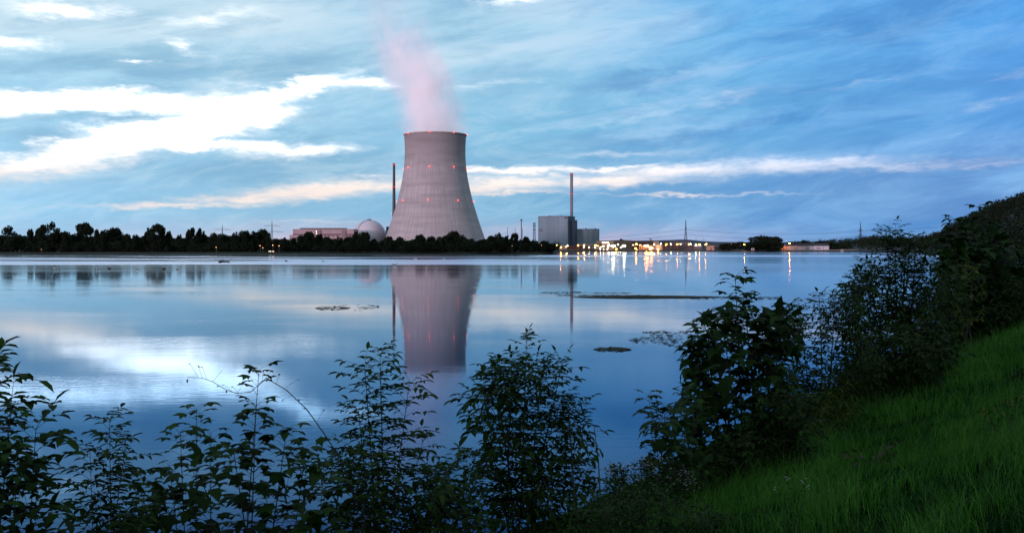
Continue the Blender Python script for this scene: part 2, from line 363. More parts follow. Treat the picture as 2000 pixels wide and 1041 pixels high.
def build_water():
    m = bpy.data.materials.new('river_water'); m.use_nodes = True; N = NT(m.node_tree); N.n.clear()
    out = N.new('ShaderNodeOutputMaterial'); gl = N.new('ShaderNodeBsdfAnisotropic'); gl.distribution = 'GGX'; df = N.new('ShaderNodeBsdfDiffuse'); mx = N.new('ShaderNodeMixShader'); fr = N.new('ShaderNodeFresnel'); fr.inputs['IOR'].default_value = 1.33
    df.inputs['Color'].default_value = (0.002, 0.010, 0.032, 1)
    geo = N.new('ShaderNodeNewGeometry'); iz = N.sep(geo.outputs['Incoming'])[2]
    N.l.new(N.mix(N.smooth(iz, 0.03, 0.17), (0.90, 0.96, 1.0, 1), (0.30, 0.60, 0.98, 1)), gl.inputs['Color'])
    N.l.new(fr.outputs[0], mx.inputs[0]); N.l.new(df.outputs[0], mx.inputs[1]); N.l.new(gl.outputs[0], mx.inputs[2]); N.l.new(mx.outputs[0], out.inputs['Surface'])
    pos = N.new('ShaderNodeNewGeometry').outputs['Position']; x, y, z = N.sep(pos)
    big = N.noise(N.vmath('MULTIPLY', pos, (0.012, 0.03, 1)), 1.0, 4, 0.5)
    # wind-ruffled lanes far out on the left half, glassy lanes between them
    lane = N.noise(N.vmath('MULTIPLY', pos, (0.004, 0.024, 1)), 1.0, 3, 0.5, 0.2)
    yw = N.math('MULTIPLY', y, N.math('ADD', 0.90, N.math('MULTIPLY', N.noise(N.vmath('MULTIPLY', pos, (0.006, 0.012, 1)), 1.0, 5, 0.6), 0.2)))
    zone = N.math('MULTIPLY', N.smooth(yw, 350, 385), N.smooth(yw, 770, 740))
    far2 = N.math('MULTIPLY', N.smooth(y, 862, 868), N.smooth(y, 890, 884))
    left = N.smooth(N.math('DIVIDE', x, y), 0.12, -0.03, 0.0, 1.0)
    thr = N.smooth(yw, 420, 520, 0.36, 0.51)
    ruf = N.smooth(N.math('SUBTRACT', lane, thr), -0.02, 0.02)
    ruf = N.math('MULTIPLY', N.math('MULTIPLY', ruf, zone), left)
    ruf = N.math('MAXIMUM', ruf, N.math('MULTIPLY', N.math('MULTIPLY', far2, left), 0.6))
    ruf2 = N.math('MULTIPLY', N.math('MULTIPLY', N.smooth(y, 700, 715), N.smooth(y, 850, 830)), N.smooth(N.math('DIVIDE', x, y), 0.0, 0.05))
    ruf = N.math('MAXIMUM', ruf, N.math('MULTIPLY', ruf2, 0.8))
    r0 = N.lin(big, 0.3, 0.7, 0.03, 0.06)
    mid = N.math('MULTIPLY', N.smooth(y, 120, 230), N.smooth(y, 420, 330))
    r0 = N.math('ADD', r0, N.math('MULTIPLY', N.math('MULTIPLY', N.smooth(y, 220, 380), N.math('SUBTRACT', 1.0, left)), 0.05))
    r0 = N.math('ADD', r0, N.math('MULTIPLY', N.math('MULTIPLY', N.smooth(y, 200, 300), N.smooth(yw, 400, 370)), 0.035))
    rough = N.math('ADD', r0, N.math('MULTIPLY', ruf, 0.30))
    N.l.new(rough, gl.inputs['Roughness'])
    # small ripples, in drifting patches
    patch = N.smooth(N.noise(N.vmath('MULTIPLY', pos, (0.03, 0.06, 1)), 1.0, 3, 0.5), 0.42, 0.68)
    rip = N.noise(N.vmath('MULTIPLY', pos, (1.1, 2.2, 1)), 1.0, 3, 0.55)
    swell = N.noise(N.vmath('MULTIPLY', pos, (0.10, 0.35, 1)), 1.0, 2, 0.5)
    h = N.math('ADD', N.math('MULTIPLY', rip, N.math('ADD', 0.10, N.math('MULTIPLY', patch, 0.75))), N.math('MULTIPLY', swell, 0.25))
    h = N.math('MULTIPLY', h, N.smooth(y, 330, 90, 0.12, 1.0))
    bn = N.new('ShaderNodeBump'); bn.inputs['Strength'].default_value = 1.0; bn.inputs['Distance'].default_value = 0.009
    N.l.new(h, bn.inputs['Height']); N.l.new(bn.outputs[0], gl.inputs['Normal'])
    mb = MB(); mb.add([(-9000, -4000, 0), (5000, -4000, 0), (5000, 2300, 0), (-9000, 2300, 0)], [(0, 1, 2, 3)])
    tag(mb.build('water', m), kind='structure')
build_water()

# ------------------------------------------------------------------ clump foliage for far trees
def clump_cloud(centers, radii, n, size, rng, flat=0.75):
    """n small irregular leaf-clump faces spread through ellipsoid lobes; returns V, idx, starts, tint"""
    c = np.array(centers, float); r = np.array(radii, float)
    w = (r ** 2); w /= w.sum(); k = rng.choice(len(c), n, p=w)
    d = rng.normal(size=(n, 3)); d /= np.linalg.norm(d, axis=1)[:, None]
    rad = rng.random(n) ** 0.35
    pos = c[k] + d * (rad * r[k])[:, None] * np.array([1, 1, flat])
    a = rng.normal(size=(n, 3)); a /= np.linalg.norm(a, axis=1)[:, None]
    bb = rng.normal(size=(n, 3)); bb = np.cross(a, bb); bb /= np.linalg.norm(bb, axis=1)[:, None]
    s = size * (0.5 + rng.random(n)); 
    V = np.empty((n, 4, 3)); s1 = s[:, None]
    V[:, 0] = pos - a * s1; V[:, 1] = pos - bb * s1 * 0.6; V[:, 2] = pos + a * s1 * 0.8; V[:, 3] = pos + bb * s1 * 0.7
    return V.reshape(-1, 3), np.arange(n * 4), np.arange(n) * 4, np.repeat(rng.random(n), 4)
def make_far_tree(kind, seed):
    """prototype about 1 unit wide radius, 1 unit tall (scaled later)"""
    rng = np.random.default_rng(seed); rnd = random.Random(seed)
    root = thing('broadleaf_tree', '', 'tree')
    cs = []; rs = []
    nl = {'round': 16, 'tall': 18, 'open': 12, 'low': 13}[kind]
    for i in range(nl):
        a = rnd.uniform(0, 6.28); h = rnd.uniform(0, 1)
        if kind == 'round': rr = 0.66 * math.sin(math.pi * (0.2 + 0.66 * h)); z = 0.2 + 0.66 * h; q = rnd.uniform(.26, .42)
        elif kind == 'tall': rr = 0.55 * (1 - 0.6 * h); z = 0.12 + 0.74 * h; q = rnd.uniform(.26, .4)
        elif kind == 'open': rr = rnd.uniform(.2, .7); z = 0.5 + 0.38 * h; q = rnd.uniform(.2, .32)
        else: rr = 0.66 * math.sqrt(1 - 0.8 * h * h); z = 0.1 + 0.72 * h; q = rnd.uniform(.3, .46)
        cs.append((rr * math.cos(a), rr * math.sin(a), z)); rs.append(q)
    if kind != 'open':
        cs.append((0, 0, 0.32)); rs.append(0.55)
    cs.append((0, 0, 0.86)); rs.append(0.16)
    if kind == 'open': cs.append((0.1, 0, 0.2)); rs.append(.3)
    V, I, S, T = clump_cloud(cs, rs, 5200, 0.045, rng, 0.42)
    V[:, :2] = np.where(np.abs(V[:, :2]) > 1.12, np.sign(V[:, :2]) * 1.12, V[:, :2])
    V[:, 2] = np.clip(V[:, 2], 0.01, 1.02)
    tm = MB(); tm.tube([(0, 0, -0.02), (0.02, 0, 0.3), (0, 0.02, 0.6), (0.01, 0, 0.85)], [0.05, 0.04, 0.025, 0.008], 6)
    for i in range(7):
        c = cs[i]; tm.tube([(0.01, 0, 0.2 + 0.04 * i), (c[0] * .5, c[1] * .5, c[2] * .8), c], [0.02, 0.013, 0.004], 4)
    tm.build('trunk', M_farbark, root)
    np_mesh('crown', V, I, S, M_farleaf, root, T)
    return root
FARP = {k: [make_far_tree(k, 10 + i * 7 + hash_) for i in range(3)] for hash_, k in enumerate(('round', 'tall', 'open', 'low'))}
_used = set()
def place_far_tree(kind, px, vtop, hw, t, label, group, idx=0, zbase=2.1, squash=1.0):
    pr = FARP[kind][idx % 3]
    if id(pr) not in _used: o = pr; _used.add(id(pr))
    else: o = copy_tree(pr)
    p = P(px, vtop, t); h = p.z - zbase; w = hw / F * t * 1.28
    o.location = (p.x, p.y, zbase); o.scale = (w, w * squash, h); o.rotation_euler = (0, 0, random.uniform(0, 6.28))
    tag(o, label, 'tree', group); return o

SIL = [(22,440,17,'round','rounded dark tree at the far left end of the distant shore'),
 (60,446,7,'open','small thin tree rising alone between two larger crowns on the far left shore'),
 (81,436,11,'open','leaning open crowned tree touching the tall tree to its right on the far left shore'),
 (99,432,13,'round','tall tree with leaning neighbour on the far left shore'),
 (116,442,10,'tall',None),(130,450,9,'low',None),(146,452,9,'low',None),
 (163,432,17,'round','big round crowned tree standing alone above the far left tree line'),
 (190,446,8,'tall',None),(205,444,11,'low',None),
 (225,442,14,'round','broad domed tree just left of the low gap in the far left tree line'),
 (246,455,10,'low',None),(267,455,9,'low',None),(288,441,8,'tall',None),
 (306,434,15,'round','tallest wide crowned tree midway between the left edge and the first pylon'),
 (332,447,9,'low',None),(353,455,8,'low',None),
 (374,442,10,'open','ragged tree with two gaps in its crown left of the first pylon'),
 (388,446,8,'tall',None),(399,448,6,'tall','slim pointed tree at the right end of the ragged trees before the first pylon'),
 (418,453,8,'low',None),(436,453,12,'low','low bushy tree in front of the leftmost pylon'),
 (462,450,9,'low',None),(478,448,11,'round',None),(495,447,10,'low',None),
 (513,445,10,'round','high rounded tree immediately left of the tall lattice pylon'),
 (525,452,7,'tall',None),(541,463,8,'low','low tree in the dip just right of the tall lattice pylon'),(556,461,9,'low',None),(571,463,9,'low',None),
 (590,456,9,'low',None),(604,450,11,'round','rounded tree rising in front of the long pink building'),
 (622,456,9,'low',None),(641,459,10,'low',None),(660,460,10,'low',None),(679,462,9,'low',None),
 (694,453,9,'tall',None),(711,451,11,'round','taller tree in front of the left half of the silver dome'),
 (729,465,8,'low',None),(745,467,8,'low',None),(759,460,8,'round','tree between the silver dome and the cooling tower'),
 (782,461,9,'low',None),(797,468,7,'low',None),(820,456,10,'round','rounded tree before the left part of the cooling tower foot'),
 (843,460,9,'low',None),(860,459,9,'low',None),
 (886,449,11,'round','tallest pale green tree in front of the cooling tower foot'),
 (906,465,7,'low',None),(920,463,8,'low',None),(938,467,8,'low',None),(956,459,10,'low',None),
 (975,454,10,'round','domed tree to the right of the cooling tower foot'),
 (992,457,8,'low',None),(1005,453,8,'round','tree just left of the thin metal mast'),(1025,459,10,'low',None),
 (1042,467,9,'low',None),(1062,469,9,'low',None),(1078,474,6,'low','last low tree at the tip of the wooded headland beside the orange lamp')]
def seg(px):
    return ('dark tree within the far tree line left of the first pylon' if px < 434 else
            'dark tree in the far tree line between the two left pylons' if px < 531 else
            'low dark tree in front of the long pink building' if px < 690 else
            'low dark tree around the foot of the silver dome' if px < 762 else
            'low dark tree at the foot of the cooling tower' if px < 945 else
            'dark tree on the headland between the cooling tower and the grey reactor block')
SHORT = {22: 'the rounded tree at the far left end', 60: 'the small thin tree on the far left', 81: 'the leaning open crowned tree', 99: 'the tall tree beside the leaning one', 163: 'the big round crowned tree on the left',
 225: 'the broad domed tree before the low gap', 306: 'the tallest wide crowned tree', 374: 'the ragged tree with gaps', 399: 'the slim pointed tree', 436: 'the low bushy tree before the leftmost pylon', 513: 'the high rounded tree at the tall pylon',
 541: 'the low tree in the dip by the pylon', 604: 'the rounded tree before the pink building', 711: 'the taller tree before the silver dome', 759: 'the tree between dome and cooling tower', 820: 'the rounded tree before the left tower foot',
 886: 'the tallest pale tree at the tower foot', 975: 'the domed tree right of the cooling tower', 1005: 'the tree left of the thin metal mast', 1078: 'the last headland tree'}
def ordlabel(i):
    px, v, hw, kd, lb = SIL[i]
    if lb: return lb
    k = 0; j = i
    while SIL[j][4] is None: j -= 1; k += 1
    return ('next', 'second', 'third', 'fourth', 'fifth', 'sixth')[k - 1] + (' narrow' if kd == 'tall' else ' rounded' if kd == 'round' else ' low broad') + ' tree right of ' + SHORT[SIL[j][0]]
for i, (px, v, hw, kd, lb) in enumerate(SIL):
    t = 955 + random.uniform(-8, 18) + max(0, px - 950) * 0.25
    place_far_tree(kd, px, v, hw, t, ordlabel(i), 'trees along the far shore', i)
def seg2(px):
    ms = sorted(SHORT); j = max([m_ for m_ in ms if m_ <= px] or [22]); return 'half hidden tree behind and right of ' + SHORT[j]
for i in range(52):
    px = -12 + i * 21 + random.uniform(-5, 5)
    near = min(SIL, key=lambda q: abs(q[0] - px))
    place_far_tree('low', px, max(near[1] + 5, 455) + random.uniform(0, 4), 24, 1000 + random.uniform(-10, 25) + max(0, px - 950) * 0.25, seg2(px), seg2(px).replace('half hidden tree', 'trees'), i + 1)
for kd in FARP:      # prototypes that were never placed
    for pr in FARP[kd]:
        if id(pr) not in _used:
            for ch in list(pr.children): bpy.data.objects.remove(ch)
            bpy.data.objects.remove(pr)
            FARP[kd] = [q for q in FARP[kd] if id(q) in _used]
def undergrowth():
    rng = np.random.default_rng(5); cs = []; rs = []
    for i in range(420):
        px = -250 + i * 3.2; t = 944 + rng.uniform(0, 22) + max(0, px - 950) * 0.3
        if px > 1088: break
        r = rng.uniform(3.5, 6.5); cs.append(((px - 1000) / F * t, t, 2 + r * rng.uniform(.4, 1.3))); rs.append(r)
    V, I, S, T = clump_cloud(cs, rs, 50000, 0.7, rng, 0.8); V[:, 2] = np.maximum(V[:, 2], 2.05)
    tag(np_mesh('undergrowth', V, I, S, M_farleaf, None, T), 'dense dark undergrowth filling the foot of the far tree line', 'undergrowth', kind='stuff')
undergrowth()

# ------------------------------------------------------------------ power station
M_emred = mat('red_beacon_glass', (0.3, 0.01, 0.01), 0.4, emit=(1.0, 0.04, 0.03), estr=8)
M_conc = mat('pale_concrete', (0.30, 0.28, 0.26), 0.85, noise=0.15, nscale=0.15)
M_steel = mat('galvanised_steel', (0.10, 0.11, 0.12), 0.5, 0.4)
M_dark = mat('dark_roofing', (0.025, 0.027, 0.032), 0.8, noise=0.2, nscale=0.3)
M_glass = mat('dark_window_glass', (0.02, 0.025, 0.03), 0.15, spec=0.6)

TWX, TWY, TWZ = (850 - 1000) / F * 1483, 1483.0, 2.0
def tower_r(v):  # radius in metres at photo row v
    return 59.0 / F * 1483 * math.sqrt(1 + ((v - 296) / 130.0) ** 2)
def build_tower():
    root = thing('cooling_tower', 'huge waisted concrete cooling tower with rings of red beacons and a steam plume', 'cooling tower', (TWX, TWY, TWZ))
    zt = P(0, 266, 1483).z - TWZ
    zs = [9 + (zt - 9) * i / 60 for i in range(61)]
    v_of = lambda z: HOR - (z + TWZ - CAMZ) * F / 1483
    outer = [(tower_r(v_of(z)), z) for z in zs]
    prof = outer + [(outer[-1][0] + 0.7, zt - 0.2), (outer[-1][0] + 0.7, zt + 0.9), (outer[-1][0] - 1.2, zt + 0.9)] + [(r - 1.2, z) for r, z in outer[::-1]]
    m = mat('tower_concrete', (0.33, 0.29, 0.27), 0.9); N = NT(m.node_tree); b = N.n['Principled BSDF']
    tc = N.new('ShaderNodeTexCoord').outputs['Object']; x, y, z = N.sep(tc)
    ang = N.math('ARCTAN2', x, N.math('MULTIPLY', y, -1))
    rib = N.math('FRACT', N.math('MULTIPLY', ang, 84 / (2 * math.pi)))
    ribm = N.math('LESS_THAN', rib, 0.16)
    lift = N.math('LESS_THAN', N.math('FRACT', N.math('DIVIDE', z, 8.5)), 0.10)
    streak = N.noise(N.comb(N.math('MULTIPLY', ang, 22), N.math('MULTIPLY', z, 0.02), 0.0), 1.0, 6, 0.65)
    ringn = N.noise(N.comb(N.math('MULTIPLY', ang, 0.8), N.math('MULTIPLY', z, 0.10), 0.0), 1.0, 6, 0.6)
    c = N.mix(N.smooth(streak, 0.3, 0.7), (0.235, 0.236, 0.24, 1), (0.325, 0.325, 0.33, 1))
    c = N.mix(N.smooth(ringn, 0.35, 0.7, 0, 0.75), c, (0.20, 0.20, 0.205, 1))
    c = N.mix(N.math('MULTIPLY', ribm, 0.13), c, (0.09, 0.085, 0.085, 1))
    c = N.mix(N.math('MULTIPLY', lift, 0.10), c, (0.10, 0.10, 0.10, 1))
    top = N.smooth(z, zt - 60, zt - 2, 0, 0.45)
    c = N.mix(N.math('MULTIPLY', top, N.smooth(streak, .3, .6, .6, 1)), c, (0.10, 0.10, 0.10, 1))
    N.l.new(c, b.inputs['Base Color'])
    bn = N.new('ShaderNodeBump'); bn.inputs['Strength'].default_value = 0.6; bn.inputs['Distance'].default_value = 0.15
    N.l.new(N.math('SUBTRACT', 1.0, ribm), bn.inputs['Height']); N.l.new(bn.outputs[0], b.inputs['Normal'])
    s = MB(); s.lathe(prof, 168); s.build('shell', m, root, smooth=False)
    rb = MB(); r0 = outer[-1][0]; rb.lathe([(r0 + 0.72, zt + 0.3), (r0 + 1.1, zt + 0.3), (r0 + 1.1, zt + 1.7), (r0 - 1.3, zt + 1.7), (r0 - 1.3, zt + 0.95)], 168); rb.build('rim', M_conc, root)
    leg = MB(); rb0 = outer[0][0]
    for k in range(48):
        a = 2 * math.pi * k / 48
        for d in (-1, 1):
            a2 = a + d * math.pi / 48
            leg.tube([(math.sin(a) * (rb0 + 3), -math.cos(a) * (rb0 + 3), -1), (math.sin(a2) * rb0, -math.cos(a2) * rb0, 9.3)], 0.6, 5)
    leg.build('support_columns', M_conc, root)['kind'] = 'stuff'
    for v, n in ((264.5, 8), (330, 8), (394, 8)):
        for k in range(8):
            a = R(-5.8 + 45 * k); zz = CAMZ + (HOR - v) / F * 1483 - TWZ; rr = tower_r(v) + 1.3
            q = MB(); q.lathe([(0, -0.7), (0.55, -0.55), (0.75, 0), (0.55, 0.55), (0, 0.7)], 8, (math.sin(a) * rr, -math.cos(a) * rr, zz)); q.build('beacon', M_emred, root)
build_tower()

def build_steam():
    path = [(850, 268, 80), (842, 240, 84), (831, 205, 92), (818, 160, 112), (796, 115, 100), (775, 70, 84), (757, 20, 80), (742, -40, 78), (728, -110, 78)]
    m = bpy.data.materials.new('steam'); m.use_nodes = True; N = NT(m.node_tree); N.n.clear()
    out = N.new('ShaderNodeOutputMaterial'); pv = N.new('ShaderNodeVolumePrincipled')
    pv.inputs['Color'].default_value = (1, 1, 1, 1); pv.inputs['Anisotropy'].default_value = -0.3
    pos = N.new('ShaderNodeTexCoord').outputs['Object']; x, y, z = N.sep(pos)
    pts = [((px - 850) / F * 1483, (268 - v) / F * 1483, r / F * 1483) for px, v, r in path]
    H = pts[-1][1]
    def curve(idx, sc):
        n = N.new('ShaderNodeFloatCurve'); cu = n.mapping.curves[0]
        n.mapping.use_clip = False
        while len(cu.points) < len(pts): cu.points.new(0.5, 0.5)
        for p_, q in zip(cu.points, pts): p_.location = (q[1] / H, q[idx] / sc)
        n.mapping.update(); N.l.new(N.math('DIVIDE', z, H), n.inputs['Value']); n.inputs['Factor'].default_value = 1
        return N.math('MULTIPLY', n.outputs[0], sc)
    cx = curve(0, -100.0); rr = curve(2, 100.0)
    wob = N.noise(N.vmath('MULTIPLY', pos, (0.014, 0.014, 0.009)), 1.0, 3, 0.5, color=True); wx, wy, wz = N.sep(wob)
    dx = N.math('ADD', N.math('DIVIDE', N.math('SUBTRACT', x, cx), rr), N.math('MULTIPLY', N.math('SUBTRACT', wx, 0.5), 1.5))
    dy = N.math('ADD', N.math('DIVIDE', y, rr), N.math('MULTIPLY', N.math('SUBTRACT', wy, 0.5), 1.5))
    d = N.math('SQRT', N.math('ADD', N.math('MULTIPLY', dx, dx), N.math('MULTIPLY', dy, dy)))
    fall = N.smooth(d, 1.0, 0.0)
    # wisps drawn out along the rising, leaning flow
    fl = N.comb(N.math('SUBTRACT', x, N.math('MULTIPLY', cx, 0.9)), y, N.math('MULTIPLY', z, 0.35))
    n1 = N.noise(fl, 0.045, 6, 0.68, 0.8)
    n2 = N.noise(pos, 0.030, 5, 0.6)
    hh = N.math('DIVIDE', z, H)
    thr = N.math('ADD', N.smooth(hh, 0.0, 0.6, 0.26, 0.37), N.math('MULTIPLY', N.smooth(d, 0.3, 1.0), 0.14))
    dens = N.smooth(N.math('SUBTRACT', N.math('ADD', N.math('MULTIPLY', n1, 0.6), N.math('MULTIPLY', n2, 0.4)), thr), 0.0, 0.34)
    dens = N.math('MULTIPLY', N.math('MULTIPLY', dens, fall), N.smooth(hh, 0.15, 0.80, 0.070, 0.010))
    N.l.new(dens, pv.inputs['Density']); N.l.new(pv.outputs[0], out.inputs['Volume'])
    mb = MB(); n = 24; o = 0; rings = []
    for X, Z, r in pts:
        rings.append([(X + math.cos(2 * math.pi * k / n) * r * 1.3, math.sin(2 * math.pi * k / n) * r * 1.3, Z) for k in range(n)])
    r0 = 40.6; rings[0] = [(math.cos(2 * math.pi * k / n) * r0, math.sin(2 * math.pi * k / n) * r0, 1.5) for k in range(n)]
    for r in rings: mb.v += r
    for i in range(len(rings) - 1):
        for k in range(n):
            k2 = (k + 1) % n; mb.f.append((i * n + k, i * n + k2, (i + 1) * n + k2, (i + 1) * n + k))
    mb.f.append(tuple(range(n))[::-1]); mb.f.append(tuple((len(rings) - 1) * n + k for k in range(n)))
    o = mb.build('steam_plume', m); o.location = (TWX, TWY, P(0, 266, 1483).z)
    m.cycles.volume_step_rate = 0.6 if hasattr(m.cycles, 'volume_step_rate') else None
    tag(o, 'pinkish white steam plume drifting up and left out of the cooling tower', 'steam', kind='stuff')
build_steam()

def ring_lights(root, z, r, n=3, rad=0.4):
    for k in range(n):
        a = 2 * math.pi * k / n + 0.26; q = MB()
        q.lathe([(0, -rad), (rad * .8, -rad * .5), (rad, 0), (rad * .8, rad * .5), (0, rad)], 8, (math.sin(a) * r, -math.cos(a) * r, z)); q.build('beacon', M_emred, root)
M_stackL = cladding('dark_stack_steel', (0.045, 0.05, 0.06), 3.0, 12)
M_stackR = cladding('grey_stack_steel', (0.12, 0.135, 0.165), 3.0, 12)
def build_stack(name, label, px, t, vtop, rt, rb, m, rings):
    p = P(px, vtop, t); root = thing(name, label, 'chimney', (p.x, p.y, 2)); H = p.z - 2
    s = MB(); s.lathe([(rb + (rt - rb) * (i / 12) ** 0.8, H * i / 12) for i in range(13)] + [(rt * .8, H), (rt * .8, H - 3)], 24); s.build('flue', m, root)
    c = MB(); c.lathe([(rt, H - 2.2), (rt + 0.5, H - 2.0), (rt + 0.5, H - 1.2), (rt, H - 1.0)], 24); c.build('cap_ring', M_steel, root)
    for v in rings:
        z = CAMZ + (HOR - v) / F * t - 2; r = rb + (rt - rb) * (z / H) ** 0.8
        g = MB(); g.lathe([(r + .05, z - 1.0), (r + 1.1, z - 0.9), (r + 1.1, z - 0.6), (r + .05, z - 0.5)], 24)
        for k in range(12):
            a = 2 * math.pi * k / 12; g.tube([(math.sin(a) * (r + 1), -math.cos(a) * (r + 1), z - .7), (math.sin(a) * (r + 1), -math.cos(a) * (r + 1), z + .4)], .06, 4)
        g.build('gallery', M_steel, root); ring_lights(root, z + 0.1, r + 1.2)
    lad = MB(); lad.box(-0.4, 0.4, -rb - 0.5, -rb - 0.1, 0, H * 0.5); lad.build('ladder', M_steel, root)
build_stack('exhaust_stack', 'tall dark tapering chimney just left of the cooling tower', 769.5, 1560, 319.5, 1.75, 3.4, M_stackL, (322.5, 366, 418))
build_stack('exhaust_stack', 'grey chimney with two red light rings rising behind the reactor block', 1116.3, 1905, 338.5, 2.7, 2.9, M_stackR, (341, 379))

def build_dome():
    t = 1500; p = P(721.5, 462, t); r = 32.2 / F * t; root = thing('reactor_dome', 'silver reactor dome with a small spire beside the pink building', 'dome', (p.x, p.y, 2)); zc = p.z - 2
    m = mat('dome_metal', (0.50, 0.47, 0.49), 0.45, 0.35); N = NT(m.node_tree); b = N.n['Principled BSDF']
    tc = N.new('ShaderNodeTexCoord').outputs['Object']; x, y, z = N.sep(tc); ang = N.math('ARCTAN2', x, y)
    pan = N.math('LESS_THAN', N.math('FRACT', N.math('MULTIPLY', ang, 32 / 6.2832)), 0.06)
    row = N.math('LESS_THAN', N.math('FRACT', N.math('DIVIDE', z, 4.0)), 0.06)
    N.l.new(N.mix(N.math('MULTIPLY', N.math('MAXIMUM', pan, row), 0.35), (0.46, 0.44, 0.47, 1), (0.2, 0.2, 0.22, 1)), b.inputs['Base Color'])
    s = MB(); s.lathe([(r, 0)] + [(r * math.cos(a), zc + r * math.sin(a)) for a in [math.pi / 2 * i / 24 for i in range(24)]] + [(1.6, zc + r * 0.998)], 64, cap=True); s.build('shell', m, root, smooth=True)
    c = MB(); c.lathe([(2.6, zc + r - 0.15), (3.2, zc + r + 0.5), (3.2, zc + r + 0.9), (0, zc + r + 1.0)], 20, cap=False); c.build('roof_hatch', M_dark, root)
    c = MB(); c.tube([(0, 0, zc + r + 1), (0, 0, zc + r + 7)], [0.22, 0.08], 6); c.build('spire', M_steel, root)
    st = MB()
    for sg in (-1, 1): st.tube([(-(r + .25) * math.cos(e) * .62 + sg * .45, -(r + .25) * math.cos(e) * .785, zc + (r + .25) * math.sin(e)) for e in [math.pi / 2 * i / 16 for i in range(17)]], 0.12, 4)
    for i in range(40):
        e = math.pi / 2 * (i + .5) / 40; st.tube([(-(r + .25) * math.cos(e) * .62 + sg * .45, -(r + .25) * math.cos(e) * .785, zc + (r + .25) * math.sin(e)) for sg in (-1, 1)], 0.08, 4)
    st.build('service_stair', M_steel, root)
build_dome()

def bx(root, name, px0, px1, v0, v1, t, depth, m, dy=0.0):
    """box under root (root sits at world origin-aligned location) seen from px0..px1, rows v0 (top)..v1 (bottom), front face at depth t"""
    a = P(px0, v0, t); b = P(px1, v1, t); L = root.location
    q = MB(); q.box(a.x - L.x, b.x - L.x, t - L.y - dy, t + depth - L.y, b.z - L.z, a.z - L.z); return q.build(name, m, root)
M_pink = cladding('pink_facade', (0.26, 0.205, 0.215), 2.4, 6.0)
M_pinkd = cladding('pink_facade_bay', (0.15, 0.12, 0.125), 1.6, 4.0)
def gnd(t): return HOR + (CAMZ - 2.0) * F / t
def build_turbine_hall():
    t = 1420; root = thing('turbine_hall', 'long pink flat roofed building with rooftop vents left of the silver dome', 'building', (P(630, 0, t).x, t, 2))
    bx(root, 'wall', 572, 691, 448.4, gnd(t), t, 42, M_pink); bx(root, 'parapet', 571.6, 691.4, 447.6, 448.4, t - .4, 42.8, M_conc)
    bx(root, 'cornice', 571.6, 691.2, 457.2, 458.9, t - 0.8, 0.8, M_dark)
    bx(root, 'annex', 565.4, 600, 459.2, gnd(t - 8), t - 8, 7.9, M_pink)
    bx(root, 'stair_bay', 617, 626.5, 449.0, gnd(t), t - 1.2, 1.2, M_pinkd); bx(root, 'stair_bay', 667.2, 675.4, 449.4, gnd(t), t - 1.2, 1.2, M_pinkd)
    for a, b in ((586.3, 605.2), (607, 614.5), (616.2, 628.5), (631.3, 639.4), (641.4, 650.3), (653, 664.8), (667.2, 675.4)):
        vt = bx(root, 'roof_vent', a, b, 445.6, 447.6, t + 6, 12, M_dark)
        bx(vt, 'hood', 0, 0, 0, 0, 1, 0, M_dark) if False else None
    for v in (451.8, 456.4): bx(root, 'lit_window', 617.2 + .2, 618.8, v - .8, v + .8, t - 1.32, .1, mat('lit_window', (0.8, 0.6, 0.5), 0.5, emit=(1, 0.7, 0.5), estr=5) if 'lit_window' not in MATS else MATS['lit_window'])
    for i in range(14): bx(root, 'window', 575 + i * 8.2, 579 + i * 8.2, 460.4, 461.6, t - 1.3 if False else t - .15, .15, M_glass) if not (615 < 577 + i * 8.2 < 628 or 665 < 577 + i * 8.2 < 677) and 577 + i * 8.2 > 602 and 579 + i * 8.2 < 690 else None
build_turbine_hall()
def build_small_blocks():
    t = 1520; root = thing('vent_block', 'small building with a dark box on top squeezed between dome and cooling tower', 'building', (P(757, 0, t).x, t, 2))
    bx(root, 'wall', 753, 763.5, 449.5, gnd(t), t, 14, M_conc); bx(root, 'roof_box', 754.3, 761, 443, 449.5, t + 1, 9, M_dark)
build_small_blocks()

